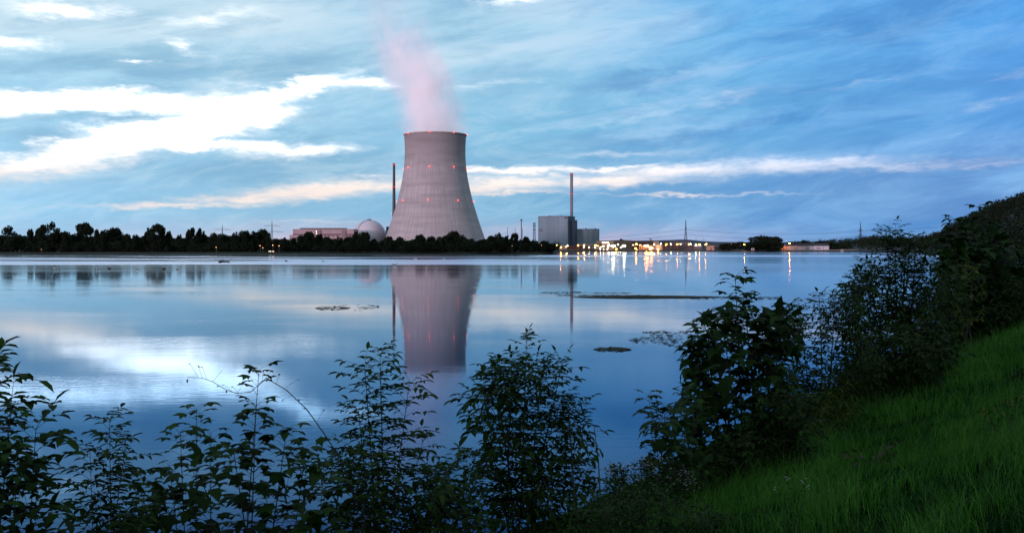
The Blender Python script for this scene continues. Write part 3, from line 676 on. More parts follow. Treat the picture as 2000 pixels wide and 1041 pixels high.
M_react = cladding('grey_blue_cladding', (0.095, 0.175, 0.215), 2.0, 10.0, 0.06)
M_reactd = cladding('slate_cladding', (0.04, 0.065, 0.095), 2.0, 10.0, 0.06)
M_react2 = cladding('pale_grey_cladding', (0.12, 0.20, 0.23), 2.0, 8.0, 0.06)
M_trim = mat('roof_trim', (0.05, 0.055, 0.06), 0.6)
def build_reactor():
    t = 1860; c = P(1109, 0, t); root = thing('reactor_building', 'large windowless grey blue reactor block with stepped right side', 'building', (c.x, t, 2), R(-22))
    # local frame: x to the right along the pale face, y away; the near corner is the origin
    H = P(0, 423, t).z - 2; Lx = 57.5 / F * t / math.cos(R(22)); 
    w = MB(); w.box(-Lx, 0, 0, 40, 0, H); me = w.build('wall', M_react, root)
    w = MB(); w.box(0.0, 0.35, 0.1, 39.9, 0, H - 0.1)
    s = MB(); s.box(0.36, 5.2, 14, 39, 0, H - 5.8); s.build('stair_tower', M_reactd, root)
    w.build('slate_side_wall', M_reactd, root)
    s = MB(); s.box(-Lx - .25, .6, -.25, 40.2, H, H + .9); s.build('parapet', M_trim, root)
    s = MB(); s.box(-7, -0.5, -.12, -.02, H - 4, H - .3); s.build('louvre_panel', M_trim, root)
    for i in range(2):
        s = MB(); s.box(-Lx + 2.4 + i * 3.4, -Lx + 4.6 + i * 3.4, -.15, 0.05, H - 27, H - 22.5); s.build('window', M_trim, root)
    s = MB(); s.box(-Lx + .1, -.1, -.5, -.02, 0, 9); s.build('plinth', M_conc, root)
    for x_ in (-Lx * .8, -Lx * .36): s = MB(); s.box(x_, x_ + 4.2, -.62, -.5, 0, 5.4); s.build('roller_door', M_trim, root)
    for x_ in (-Lx * .66, -Lx * .33): s = MB(); s.box(x_, x_ + .3, -.3, -.02, 9, H); s.build('downpipe', M_steel, root)
    s = MB()
    for i in range(16): s.tube([(-Lx + .5 + i * (Lx - 1) / 15, .3, H + .9), (-Lx + .5 + i * (Lx - 1) / 15, .3, H + 2.0)], .05, 4)
    s.tube([(-Lx + .5, .3, H + 2.0), (-.5, .3, H + 2.0)], .05, 4); s.build('roof_railing', M_steel, root)
    for x_, w_ in ((-Lx * .75, 4), (-Lx * .4, 6)): s = MB(); s.box(x_, x_ + w_, 14, 19, H + .9, H + 2.6); s.build('roof_unit', M_steel, root)
    s = MB(); s.tube([(-Lx * .55, 12, H), (-Lx * .55, 12, H + 3)], .15, 5); s.build('antenna', M_steel, root)
    r2 = thing('switchgear_building', 'lower pale grey block adjoining the right side of the reactor block', 'building', (P(1150, 0, 1895).x, 1895, 2))
    bx(r2, 'wall', 1125, 1170.4, 447.9, gnd(1895), 1895, 30, M_react2); bx(r2, 'parapet', 1124.8, 1170.9, 447.2, 447.9, 1894.6, 31, M_trim)
    bx(r2, 'plinth', 1131, 1170.2, 476.5, gnd(1894), 1893.8, .9, M_conc)
    for c in (1137, 1152, 1163): bx(r2, 'roller_door', c - 1.6, c + 1.6, 480.5, gnd(1893) , 1893.5, .25, M_trim)
    for c in (1139, 1148.5, 1158): bx(r2, 'downpipe', c, c + .25, 447.9, 476.5, 1894.6, .3, M_steel)
    for c in (1143, 1161): bx(r2, 'roof_vent', c, c + 3, 446.0, 447.2, 1904, 3, M_steel)
    bx(r2, 'corner_trim', 1169.8, 1170.6, 447.9, gnd(1895), 1894.7, .3, M_trim)
    s = MB(); a = P(1155.8, 447.2, 1905) - r2.location; s.tube([a, a + Vector((0, 0, 4))], .15, 5); s.build('antenna', M_steel, r2)
build_reactor()

# masts and pylons
def lattice(mb, z0, z1, w0, w1, n, r=0.12):
    for i in range(n):
        a, b = i / n, (i + 1) / n; wa, wb = w0 + (w1 - w0) * a, w0 + (w1 - w0) * b; za, zb = z0 + (z1 - z0) * a, z0 + (z1 - z0) * b
        ca = [(-wa, -wa, za), (wa, -wa, za), (wa, wa, za), (-wa, wa, za)]; cb = [(-wb, -wb, zb), (wb, -wb, zb), (wb, wb, zb), (-wb, wb, zb)]
        for k in range(4):
            mb.tube([ca[k], cb[k]], r * 1.5, 4, False); mb.tube([ca[k], cb[(k + 1) % 4]], r, 3, False); mb.tube([ca[(k + 1) % 4], cb[k]], r, 3, False); mb.tube([cb[k], cb[(k + 1) % 4]], r, 3, False)
M_pyl = mat('pylon_steel', (0.055, 0.065, 0.08), 0.6, 0.2)
def pylon(label, px, t, vtop, arms, rot, base_w=3.6, r=0.13):
    p = P(px, vtop, t); H = p.z - 2; root = thing('electricity_pylon', label, 'pylon', (p.x, p.y, 2), rot)
    b = MB(); lattice(b, 0, H * .45, base_w, base_w * .42, 5, r); lattice(b, H * .45, H, base_w * .42, 0.12, 8, r * .8); b.build('lattice_tower', M_pyl, root)
    out = []
    for v, half in arms:
        z = CAMZ + (HOR - v) / F * t - 2; q = MB()
        for s in (-1, 1):
            q.tube([(0, -0.8, z), (s * half, 0, z)], r, 4); q.tube([(0, 0.8, z), (s * half, 0, z)], r, 4); q.tube([(0, 0, z + 2.2), (s * half, 0, z)], r, 4)
            for i in range(1, 6):
                f = i / 6; q.tube([(s * half * f, 0, z), (s * half * f, 0, z + 2.2 * (1 - f))], r * .7, 3)
        q.build('crossarm', M_pyl, root)
        for s in (-1, -.55, .55, 1):
            i_ = MB(); i_.tube([(s * half, 0, z), (s * half, 0, z - 2.0)], .16, 5); i_.build('insulator', M_dark, root)
        out.append((z, half))
    return root
pylon('short left pylon, only its crossarm showing above the trees', 434.2, 1800, 440, [(448.8, 13.5)], 0.1)
pylon('lattice pylon with two wide crossarms above the left trees', 531.2, 1750, 431, [(441.2, 13), (453, 19)], 0.1)
pyA = pylon('slender pylon seen edge on above the lit industrial yard', 1339.4, 2000, 429.5, [(447.3, 9), (457, 12)], R(80), 4.6, .3)
pyB = pylon('distant pylon over the wooded rise right of the white shed', 1680.7, 2300, 433.6, [(450.4, 8.5), (460, 9.5)], R(35), 4.6, .24)
def cable(label, pts, group=None):
    c = MB(); c.tube(pts, 0.19, 4); tag(c.build('power_line', M_pyl), label, 'power line', group)
def sag(a, b, d, n=14):
    return [a.lerp(b, i / n) - Vector((0, 0, d * 4 * (i / n) * (1 - i / n))) for i in range(n + 1)]
A1 = P(1339.4, 448.2, 2000); A2 = P(1339.4, 458, 2000); B1 = P(1680.7, 451.3, 2300); B2 = P(1680.7, 461, 2300)
cable('upper power line running from the reactor block to the slender pylon', sag(P(1100, 468.5, 2150), A1, 3))
cable('lower power line left of the slender pylon, dipping behind the lit sheds', sag(P(1130, 473, 2150), A2, 2))
cable('upper power line sagging between the slender pylon and the distant right pylon', sag(A1, B1, 8.5))
cable('lower power line sagging between the slender pylon and the distant right pylon', sag(A2, B2, 8.5))
cable('upper power line running right from the distant pylon towards the hill', sag(B1, P(1960, 430, 1500), 4))
cable('lower power line running right from the distant pylon towards the hill', sag(B2, P(1960, 441, 1500), 4))

def mast(name, label, px, t, vtop, kind):
    p = P(px, vtop, t); H = p.z - 2; root = thing(name, label, 'mast', (p.x, p.y, 2))
    if kind == 'lattice':
        b = MB(); lattice(b, 0, H, 1.9, 1.3, 14, .2); b.build('lattice_frame', M_pyl, root); b = MB()
        for i, z in enumerate((H - .6, H - 4.5, H - 11)): b.box(-2.3, 2.3, -2.3, 2.3, z, z + .7)
        b.build('platform', M_pyl, root)
    elif kind == 'pipe':
        b = MB(); b.tube([(0, 0, 0), (0, 0, H * .96)], [1.0, .75], 10); b.build('pipe', M_stackR, root); b = MB(); b.tube([(1.6, 0, 0), (1.6, 0, H * .7)], .35, 6); b.build('side_pipe', M_steel, root)
        b = MB(); b.lathe([(1.6, H * .955), (1.7, H * .98), (1.0, H), (0, H)], 12); b.build('hood', M_trim, root)
    else:
        b = MB(); b.tube([(0, 0, 0), (0, 0, H)], [.5, .28], 8); b.build('pole', M_pyl, root); b = MB(); b.lathe([(0, H), (.4, H + .2), (.3, H + .7), (0, H + .9)], 8); b.build('finial', M_pyl, root)
mast('vent_pipe', 'grey capped vent pipe standing behind the headland trees', 1018.3, 1500, 428.2, 'pipe')
mast('lattice_mast', 'lattice mast with platforms just left of the reactor block', 1043.6, 1600, 435.5, 'lattice')
mast('lightning_rod', 'left one of two thin rods above the headland trees', 991, 1500, 445.2, 'rod')
mast('lightning_rod', 'right one of two thin rods above the headland trees', 1006.2, 1500, 446.6, 'rod')
mast('lightning_rod', 'thin rod above the hills just right of the slender pylon', 1359.2, 2050, 466.2, 'rod')
mast('lightning_rod', 'thin rod above the hills second to the right of the slender pylon', 1374.5, 2050, 467, 'rod')

# yard buildings
M_cream = cladding('cream_cladding', (0.30, 0.26, 0.21), 1.5, 5); M_brown = cladding('brown_cladding', (0.06, 0.05, 0.05), 1.5, 4)
M_green = cladding('sage_cladding', (0.09, 0.095, 0.075), 1.5, 5); M_white = mat('white_painted_sheet', (0.62, 0.62, 0.64), 0.6, noise=0.08, nscale=0.3)
M_grey = cladding('grey_sheeting', (0.08, 0.085, 0.095), 1.5, 4); M_tank = mat('tank_paint', (0.55, 0.42, 0.28), 0.5, noise=0.1, nscale=0.2)
def yard(name, label, cat, px0, px1, vtop, t, depth, wm, roof=M_dark, windows=0, wrow=None, lit=False, extra=None):
    root = thing(name, label, cat, (P((px0 + px1) / 2, 0, t).x, t, 2))
    bx(root, 'wall', px0, px1, vtop + .5, gnd(t) + .3, t, depth, wm); bx(root, 'roof', px0 - .3, px1 + .3, vtop, vtop + .5, t - .5, depth + 1, roof)
    if windows:
        wv = wrow or (vtop + (gnd(t) - vtop) * .45); wl = (px1 - px0) / windows
        for i in range(windows): bx(root, 'window', px0 + wl * (i + .22), px0 + wl * (i + .78), wv - .7, wv + .7, t - .12, .1, MATS['lit_window'] if lit and i % 3 == 0 else M_glass)
    dv = gnd(t); bx(root, 'door', px0 + (px1 - px0) * .47, px0 + (px1 - px0) * .47 + 2.4, dv - 3.6, dv + .2, t - .15, .12, M_trim)
    if extra: extra(root, t)
    return root
yard('workshop', 'long low brown building below the reactor block', 'building', 1107.5, 1163, 480.3, 1790, 14, M_brown, windows=12)
def upper_office(root, t):
    for v in (474.2,): bx(root, 'lit_strip', 1176, 1189, v - 1.1, v + 1.1, t - .2, .15, MATS['lit_window'])
    bx(root, 'canopy', 1163, 1194, 476.2, 477.2, t - 3, 3, M_dark)
yard('office_building', 'brightly lit cream building between the grey block and the big white floodlight', 'building', 1166, 1198, 470.2, 1800, 20, M_cream, windows=10, wrow=480.5, lit=True, extra=upper_office)
def plant_a(root, t): bx(root, 'roof_unit', 1211, 1215.4, 466.6, 469.6, t + 4, 5, M_dark); bx(root, 'roof_duct', 1215.4, 1220, 468.6, 469.6, t + 4, 5, M_brown)
yard('machine_hall', 'pinkish front hall with a small dark roof unit behind the floodlights', 'building', 1198.4, 1234, 469.6, 1830, 26, M_green, windows=8, extra=plant_a)
def plant_b(root, t):
    bx(root, 'roof_unit', 1268, 1272.5, 466.2, 467.4, t + 4, 3, M_dark); bx(root, 'roof_shaft', 1271, 1272.4, 467.4, 470, t + 4, 3, M_dark)
yard('machine_hall', 'dark brown hall behind the orange lit frames', 'building', 1234.4, 1276, 470.3, 1850, 26, M_brown, windows=9, lit=True, extra=plant_b)
yard('boiler_house', 'small pale pink block above the orange lit tank', 'building', 1277, 1287, 470.4, 1842, 14, M_cream)
yard('long_warehouse', 'low grey warehouse behind the row of lamps left of the slender pylon', 'building', 1288, 1346, 471.4, 1880, 24, M_grey, windows=14)
yard('brown_shed', 'long dark brown shed under the row of lamps', 'shed', 1295.5, 1368, 477.3, 1830, 16, M_brown, windows=10)
def gable(root, px0, px1, ve, vr, t, depth, m, rm):
    a = P(px0, ve, t) - root.location; b = P(px1, ve, t) - root.location; zr = P(0, vr, t).z - root.location.z; y0, y1 = a.y, a.y + depth; ym = (y0 + y1) / 2
    q = MB(); q.add([(a.x - .4, y0 - .5, a.z - .15), (b.x + .4, y0 - .5, a.z - .15), (b.x + .4, ym, zr), (a.x - .4, ym, zr), (a.x - .4, y1 + .5, a.z - .15), (b.x + .4, y1 + .5, a.z - .15),
                      (a.x - .4, y0 - .5, a.z + .25), (b.x + .4, y0 - .5, a.z + .25), (b.x + .4, ym, zr + .4), (a.x - .4, ym, zr + .4), (a.x - .4, y1 + .5, a.z + .25), (b.x + .4, y1 + .5, a.z + .25)],
                     [(6, 7, 8, 9), (9, 8, 11, 10), (0, 3, 2, 1), (3, 4, 5, 2), (0, 1, 7, 6), (4, 10, 11, 5), (0, 6, 9, 3), (3, 9, 10, 4), (1, 2, 8, 7), (2, 5, 11, 8)]); q.build('roof', rm, root)
    q = MB(); q.add([(a.x, y0, a.z), (a.x, y1, a.z), (a.x, ym, zr), (b.x, y0, a.z), (b.x, y1, a.z), (b.x, ym, zr)], [(0, 2, 1), (3, 4, 5)]); q.build('gable', m, root)
def hut():
    t = 1785; root = thing('boat_house', 'small grey hut with sloping white edge below the twin greenish lamps', 'hut', (P(1361, 0, t).x, t, 2))
    bx(root, 'wall', 1357, 1370, 481.2, gnd(t) + .2, t, 9, M_grey); gable(root, 1357, 1370, 481.2, 479.5, t, 9, M_grey, M_white)
hut()
yard('transformer_house', 'small orange lit brick cube left of the dark trees', 'building', 1381.5, 1394.8, 479.4, 1790, 10, cladding('tan_brick', (0.42, 0.27, 0.19), 1.0, 2), windows=3)
yard('grey_store', 'plain grey store beside the small orange lit cube', 'building', 1395.6, 1412, 479.0, 1830, 12, M_grey, windows=4)
def tank():
    t = 1765; p = P(1288, 478.2, t); root = thing('storage_tank', 'large orange lit storage tank with sloping roof at the end of the yard', 'tank', (p.x, p.y + 6, 2)); H = p.z - 2
    q = MB(); q.lathe([(6.2, 0), (6.2, H * .86), (6.35, H * .86), (6.35, H * .9), (3.2, H * .98), (0, H)], 32); q.build('shell', M_tank, root)
    q = MB()
    for s in (-1, 1): q.tube([(s * .35 + 4.2, -4.9, 0), (s * .35 + 4.2, -4.9, H * .9)], .08, 4)
    for i in range(12): q.tube([(3.85, -4.9, i * H * .07 + .5), (4.55, -4.9, i * H * .07 + .5)], .06, 4)
    q.build('ladder', M_steel, root)
    for z in (.25, .5, .75):
        q = MB(); q.lathe([(6.22, H * z), (6.38, H * z), (6.38, H * z + .3), (6.22, H * z + .3)], 32); q.build('stiffening_ring', M_tank, root)
tank()
def frame_rack():
    t = 1760; root = thing('gantry_frame', 'orange lit steel gantry frames left of the storage tank', 'gantry', (P(1262, 0, t).x, t, 2)); q = MB()
    for i in range(8):
        x = -11 + i * 3.1; q.box(x, x + .5, 0, .5, 0, 7.5); q.box(x, x + .5, 6, 6.5, 0, 7.5); q.box(x + .05, x + .45, .5, 6, 7.0, 7.4)
    q.build('posts', M_tank, root)['kind'] = 'stuff'; q = MB(); q.box(-11.4, 11.4, -.1, .6, 7.5, 8.1); q.box(-11.4, 11.4, 5.9, 6.6, 7.5, 8.1); q.build('beam', M_tank, root)
    q = MB(); q.box(-11, 11, .8, 5.8, 3.4, 3.7); q.build('walkway', M_steel, root)
frame_rack()
def low_pavilion():
    t = 1745; root = thing('river_pavilion', 'low white roofed pavilion on the bank below the office building', 'pavilion', (P(1177, 0, t).x, t, 2))
    bx(root, 'wall', 1167, 1188, 486.4, gnd(t) + .2, t, 8, M_grey); bx(root, 'roof', 1164.5, 1190, 485.4, 486.4, t - 1.5, 11, M_white)
    for i in range(6): bx(root, 'window', 1168 + i * 3.4, 1170 + i * 3.4, 487, 488.2, t - .12, .1, MATS['lit_window'] if i % 2 else M_glass)
low_pavilion()
def white_shed():
    t = 1745; root = thing('white_shed', 'long white shed with dark gabled roof and three window pairs', 'shed', (P(1578, 0, t).x, t, 2))
    m = cladding('white_sheeting', (0.5, 0.5, 0.54), 1.2, 8, .04)
    bx(root, 'wall', 1535.5, 1619.5, 480.2, gnd(t) + .6, t, 15, m); gable(root, 1535.5, 1619.5, 480.2, 475.6, t, 15, m, M_dark)
    for c in (1552.2, 1556.9, 1574.2, 1578.9, 1596.6, 1601.3): bx(root, 'window', c - 1.8, c + 1.8, 484.3, 485.9, t - .13, .1, M_glass)
    for i in range(9): bx(root, 'pilaster', 1536 + i * 10.3, 1536.4 + i * 10.3, 480.6, gnd(t), t - .25, .22, M_grey)
    bx(root, 'plinth', 1535.4, 1619.6, gnd(t) - .9, gnd(t) + .6, t - .3, .28, M_conc)
white_shed()
yard('orange_lit_kiosk', 'small block glowing orange under the lamp at the white shed', 'building', 1525, 1535, 480.8, 1735, 8, mat('ochre_plaster', (0.6, 0.36, 0.16), .8))
def sign_hut():
    t = 1640; root = thing('white_signboard', 'small white signboard on posts in front of the big rounded willow', 'sign', (P(1470, 0, t).x, t, 1.6))
    bx(root, 'board', 1467, 1473.5, 484.8, 488.6, t, .3, M_white)
    for c in (1468, 1472.4): bx(root, 'post', c - .15, c + .15, 484.6, 491.6, t + .32, .2, M_steel)
    bx(root, 'panel', 1468.2, 1472.3, 485.6, 487.2, t - .06, .05, M_grey)
sign_hut()
def jetty():
    t = 1640; root = thing('quay_wall', 'low pale quay wall along the bank right of the white shed', 'wall', (P(1665, 0, t).x, t, 0))
    bx(root, 'coping', 1616, 1722, 487.9, 488.9, t, 2.2, M_conc); bx(root, 'base', 1616, 1722, 488.9, 492.5, t + .4, 1.4, mat('dark_quay_stone', (0.05, 0.048, 0.045), .9, noise=.3, nscale=.5))
    for c in (1642, 1672, 1700): bx(root, 'pier', c, c + 5.5, 487.2, 492.4, t - .6, .58, M_conc)
jetty()
# parked vehicles on the quay and between the left trees
def car(label, px, t, z, col, rot, lights=False, group=None, lname=None):
    p = P(px, 0, t); root = thing('parked_car', label, 'car', (p.x, p.y, z), rot, group)
    m = MATS.get('car_' + col) or mat('car_' + col, {'white': (.6, .6, .6), 'grey': (.2, .2, .22), 'red': (.3, .04, .03)}[col], .35, spec=.5)
    b = MB(); side = [(-2.1, .35), (-2.1, .85), (-1.9, .95), (-1.1, 1.0), (-.5, 1.42), (.9, 1.45), (1.6, 1.0), (2.05, .9), (2.15, .35)]
    n = len(side)
    for y in (-.85, .85): b.v += [(x, y * (.88 if z_ > 1.1 else 1), z_) for x, z_ in side]
    b.f.append(tuple(range(n))[::-1]); b.f.append(tuple(range(n, 2 * n))); b.f += [(i, (i + 1) % n, n + (i + 1) % n, n + i) for i in range(n)]
    b.build('body', m, root)
    for x in (-1.35, 1.35):
        for y in (-.82, .82):
            w = MB(); w.tube([(x, y - .1, .34), (x, y + .1, .34)], .33, 14); w.build('wheel', M_trim, root)
    for y in (-.84, .78):
        w = MB(); w.box(-.55, .95, y, y + .06, 1.05, 1.35); w.build('window', M_glass, root)
    for y in (-.62, .62):
        w = MB(); w.tube([(-2.08, y, .72), (-2.16, y, .72)], .16, 8); w.build('headlight', (MATS.get('headlight_glass') or mat('headlight_glass', (.8, .8, .8), .3, emit=(1, .75, .5), estr=14)) if lights else M_glass, root)
    return root
for nm, c, s in (('lamp_orange', (1.0, 0.22, 0.012), 480), ('lamp_warm', (1.0, 0.30, 0.04), 340), ('lamp_white', (1.0, 0.80, 0.52), 170), ('lamp_green', (0.85, 1.0, 0.55), 110), ('lamp_faint', (1.0, 0.42, 0.14), 22)):
    mat(nm, (0.8, 0.8, 0.8), 0.4, emit=c, estr=s)
M_pole = mat('lamp_pole_steel', (0.12, 0.12, 0.12), 0.5, 0.3)
def street_lamp(label, px, v, t, kind, r=0.5, zg=2.0, flood=False, name=None):
    p = P(px, v, t); H = p.z - zg; root = thing(name or ('floodlight_mast' if flood else 'street_lamp'), label, 'floodlight' if flood else 'street lamp', (p.x, p.y, zg))
    b = MB(); b.tube([(0, .5, 0), (0, .5, H + .1)], [.14, .07], 6); b.build('pole', M_pole, root)
    b = MB(); b.tube([(0, .5, H + .1), (0, .1, H + r * .8 + .1)], .06, 5); b.build('arm', M_pole, root)
    g = MB(); g.lathe([(0, -r), (r * .7, -r * .7), (r, 0), (r * .7, r * .6), (0, r * .75)], 10, (0, 0, H)); g.build('lamp_head', MATS['lamp_' + kind], root)
    if flood:
        for s in (-1, 1):
            g = MB(); g.lathe([(0, -r * .8), (r * .8, 0), (0, r * .7)], 8, (s * r * 2.1, .1, H)); g.build('lamp_head', MATS['lamp_' + kind], root)
        b = MB(); b.box(-r * 2.4, r * 2.4, .3, .5, H - .1, H + .1); b.build('crossbar', M_pole, root)
LAMPS = [(1087.7,479.3,'warm',.3,'tiny lamp at the very tip of the wooded headland'),(1095.4,482.8,'orange',.85,'big orange lamp at the foot of the reactor block, by the headland trees'),
 (1105.8,482.2,'warm',.4,'small warm lamp right of the big orange lamp by the headland'),(1108.9,479.6,'green',.35,'small greenish lamp above the left end of the low brown building'),
 (1129.2,479.3,'orange',.55,'orange lamp under the slate side of the reactor block'),(1140.8,479.2,'orange',.55,'orange lamp below the left half of the lower grey block'),
 (1139.7,483.6,'white',.35,'small white lamp standing lower than its orange neighbour below the grey block'),(1150.9,483.6,'white',.4,'single small white lamp in front of the middle of the low brown building'),
 (1163.4,478.8,'orange',.6,'orange lamp at the right foot of the lower grey block'),(1162,483.6,'white',.4,'small white lamp below the orange one at the grey block corner'),
 (1172.8,483.6,'white',.4,'small white lamp above the white roofed pavilion'),(1178.9,480.7,'white',.35,'small white lamp in front of the bright office windows'),
 (1187.2,483.3,'white',.35,'small white lamp at the right end of the white roofed pavilion'),(1189.3,478.8,'white',.6,'white lamp just left of the biggest floodlight'),
 (1204,487.2,'orange',.55,'low orange lamp near the water right of the biggest floodlight'),(1207.5,477.6,'white',.5,'white lamp high on the pinkish hall'),
 (1212.5,483.7,'white',.4,'small white lamp between the two bright floodlights'),(1243.1,476.4,'warm',.65,'upper one of two stacked lamps at the dark brown hall'),
 (1241.9,484.9,'orange',.65,'lower orange one of two stacked lamps at the dark brown hall'),(1259,479.2,'warm',.5,'warm lamp behind the orange gantry frames'),
 (1278,477.5,'white',.45,'white lamp above the left shoulder of the storage tank'),(1285.5,487.8,'warm',.6,'low lamp lighting the foot of the storage tank'),
 (1243.8,489,'white',.25,'tiny lamp at ground level below the stacked lamps'),(1269.2,488.9,'green',.3,'tiny greenish ground lamp left of the storage tank'),
 (1290.4,476.3,'green',.4,'greenish lamp above the right edge of the storage tank'),(1301.7,477.4,'orange',.5,'first orange lamp right of the storage tank'),
 (1310.3,476.7,'green',.4,'greenish lamp paired with the first orange lamp of the row'),(1323.2,477.4,'orange',.55,'orange lamp left of the slender pylon'),
 (1329,476.6,'green',.4,'greenish lamp just left of the slender pylon'),(1345,477.4,'orange',.55,'orange lamp just right of the slender pylon'),
 (1348.8,476.6,'green',.4,'greenish lamp beside the orange lamp right of the slender pylon'),(1358.8,476.6,'green',.5,'upper one of the twin greenish lamps over the small hut'),
 (1359,480.1,'green',.45,'lower one of the twin greenish lamps over the small hut'),(1366.2,477.4,'orange',.6,'orange lamp right of the small hut'),
 (1378.6,477.5,'warm',.55,'last lamp of the row, on a tall pole left of the brick cube')]
for px, v, k, r, lb in LAMPS: street_lamp(lb, px, v, 1752 if v < 486 else 1735, k, r)
street_lamp('biggest and brightest white floodlight in the yard', 1197.6, 480.6, 1750, 'white', 1.15, flood=True)
street_lamp('second bright white floodlight right of the biggest one', 1218.9, 480.5, 1750, 'white', .85, flood=True)
street_lamp('bright warm floodlight over the orange gantry frames', 1263.5, 480.6, 1750, 'warm', .95, flood=True)
street_lamp('low orange floodlight between gantry frames and storage tank', 1272, 484.6, 1748, 'warm', .9, flood=True)
street_lamp('small warm lamp in the dark trees left of the big willow', 1428.7, 477.7, 1730, 'warm', .3, 2)
street_lamp('large orange lamp between the dark trees and the big willow', 1454.1, 477.8, 1690, 'orange', .8, 2)
street_lamp('large orange lamp at the left end of the white shed', 1542.1, 475.5, 1728, 'orange', .85, 2)
for px, v, k, r, lb in ((422.5, 483, 'warm', .14, 'faint lamp glowing through the trees below the first pylon'), (508, 480, 'warm', .16, 'left upper lamp of the lit gap beneath the tall lattice pylon'),
    (513.5, 484, 'orange', .16, 'orange lamp in the lit gap beneath the tall lattice pylon'), (532.8, 479, 'warm', .2, 'bright upper lamp directly under the tall lattice pylon'),
    (545, 480.4, 'warm', .16, 'rightmost lamp of the lit gap beneath the tall lattice pylon'), (1000, 479.7, 'orange', .12, 'faint orange lamp before the headland trees'),
    (1058, 478.6, 'white', .12, 'faint white lamp at the right end of the headland trees'), (81.5, 487, 'white', .12, 'faint white lamp low in the trees at the far left')):
    street_lamp(lb, px, v, 936 + max(0, px - 950) * .4, 'faint', r, 2.0)
for px, c, lb in ((528, 'white', 'white car with headlights on, left of the group at the gap in the trees'), (534.5, 'red', 'reddish car with headlights on at the gap in the trees')):
    car(lb, px, 942, 2.15, c, R(90 + random.uniform(-8, 8)), True, None)
car('white car parked on the quay nearer the white shed', 1644, 1648, 2.3, 'white', 0.1); car('white car parked on the quay further from the white shed', 1676, 1648, 2.3, 'white', 0.05)
car('grey car parked at the right end of the quay wall', 1703, 1648, 2.3, 'grey', 0.1)

# trees on the right shore
place_far_tree('round', 1479, 459.5, 28, 1655, 'huge rounded willow at the water edge, left half of the twin crown', None, 0, 0.6, .8)
place_far_tree('round', 1503, 460.5, 25, 1662, 'huge rounded willow at the water edge, right half of the twin crown', None, 1, 0.6, .8)
place_far_tree('low', 1492, 470, 35, 1652, 'low spreading willow skirt hanging over the water beneath the twin crown', None, 2, 0.4, .6)
place_far_tree('low', 1419, 474, 13, 1720, 'dark low tree right of the plain grey store', None, 0)
place_far_tree('low', 1432, 473.5, 12, 1740, 'dark tree behind the small warm lamp left of the willow', None, 1)
place_far_tree('round', 1445, 471, 10, 1712, 'tree tinted orange by the large lamp beside the willow', None, 2)
for i, (px, v, hw) in enumerate(((1532,474,9),(1547,472,9),(1561,473,10),(1573,468.5,10),(1588,474,8),(1600,470,9),(1613,473,9),(1625,474,9),(1638,474,10),(1652,472,11))):
    place_far_tree(('low', 'round')[i % 2], px, v, hw, 1800 + (i % 3) * 12, ('first', 'second', 'third', '', 'fifth', '', 'seventh', 'eighth', 'ninth', 'rightmost')[i] + ' dark tree from the left in the row behind the white shed' if i not in (3, 5) else ('rounded tree standing highest behind the white shed', '', 'ragged tree behind the right part of the white shed')[i - 3], 'trees behind the white shed', i)

# ------------------------------------------------------------------ hills
HILL = []   # (azimuth deg, foot distance, ridge distance, ridge height) 
for px, v, d in ((1540,478,3200),(1600,476,2900),(1640,475,2700),(1680,472.5,2500),(1700,471,2400),(1720,470,2300),(1760,472,2200),(1800,473,1900),(1825,469,1500),(1842,464,1350),(1863,452,1250),(1880,443,1180),(1897,436,1150),(1915,428,1120),(1932,420,1100),(1950,410,1080),(1977,404,1060),(2000,393,1050),(2060,380,1000),(2150,362,950),(2300,345,900)):
    a = math.atan((px - 1000) / F); dd = d / math.cos(a); HILL.append((math.degrees(a), dd * .62, dd, CAMZ + (HOR - v) / F * d))
for a, f, r, h in ((42, 560, 900, 75), (55, 480, 850, 90), (75, 420, 800, 100), (100, 400, 800, 105), (130, 380, 780, 110), (160, 370, 760, 110), (185, 370, 760, 108), (205, 380, 760, 105), (222, 400, 760, 108), (236, 450, 800, 108), (252, 520, 850, 105), (262, 560, 900, 80), (272, 600, 950, 15)):  # unseen ridge round behind the camera, added and raised to block the low sun
    HILL.append((a, f, r, h))
def hill_pt(i, j, f):
    a0, a1 = HILL[i], HILL[min(i + 1, len(HILL) - 1)]; q = [a0[k] + (a1[k] - a0[k]) * j for k in range(4)]
    d = q[1] + (q[2] - q[1]) * f; z = 1.4 + (q[3] - 1.4) * math.sin(min(f, 1) * math.pi / 2) ** 1.1 if f <= 1 else q[3] * (1 - (f - 1) * .3)
    return Vector((math.sin(R(q[0])) * d, math.cos(R(q[0])) * d, z))
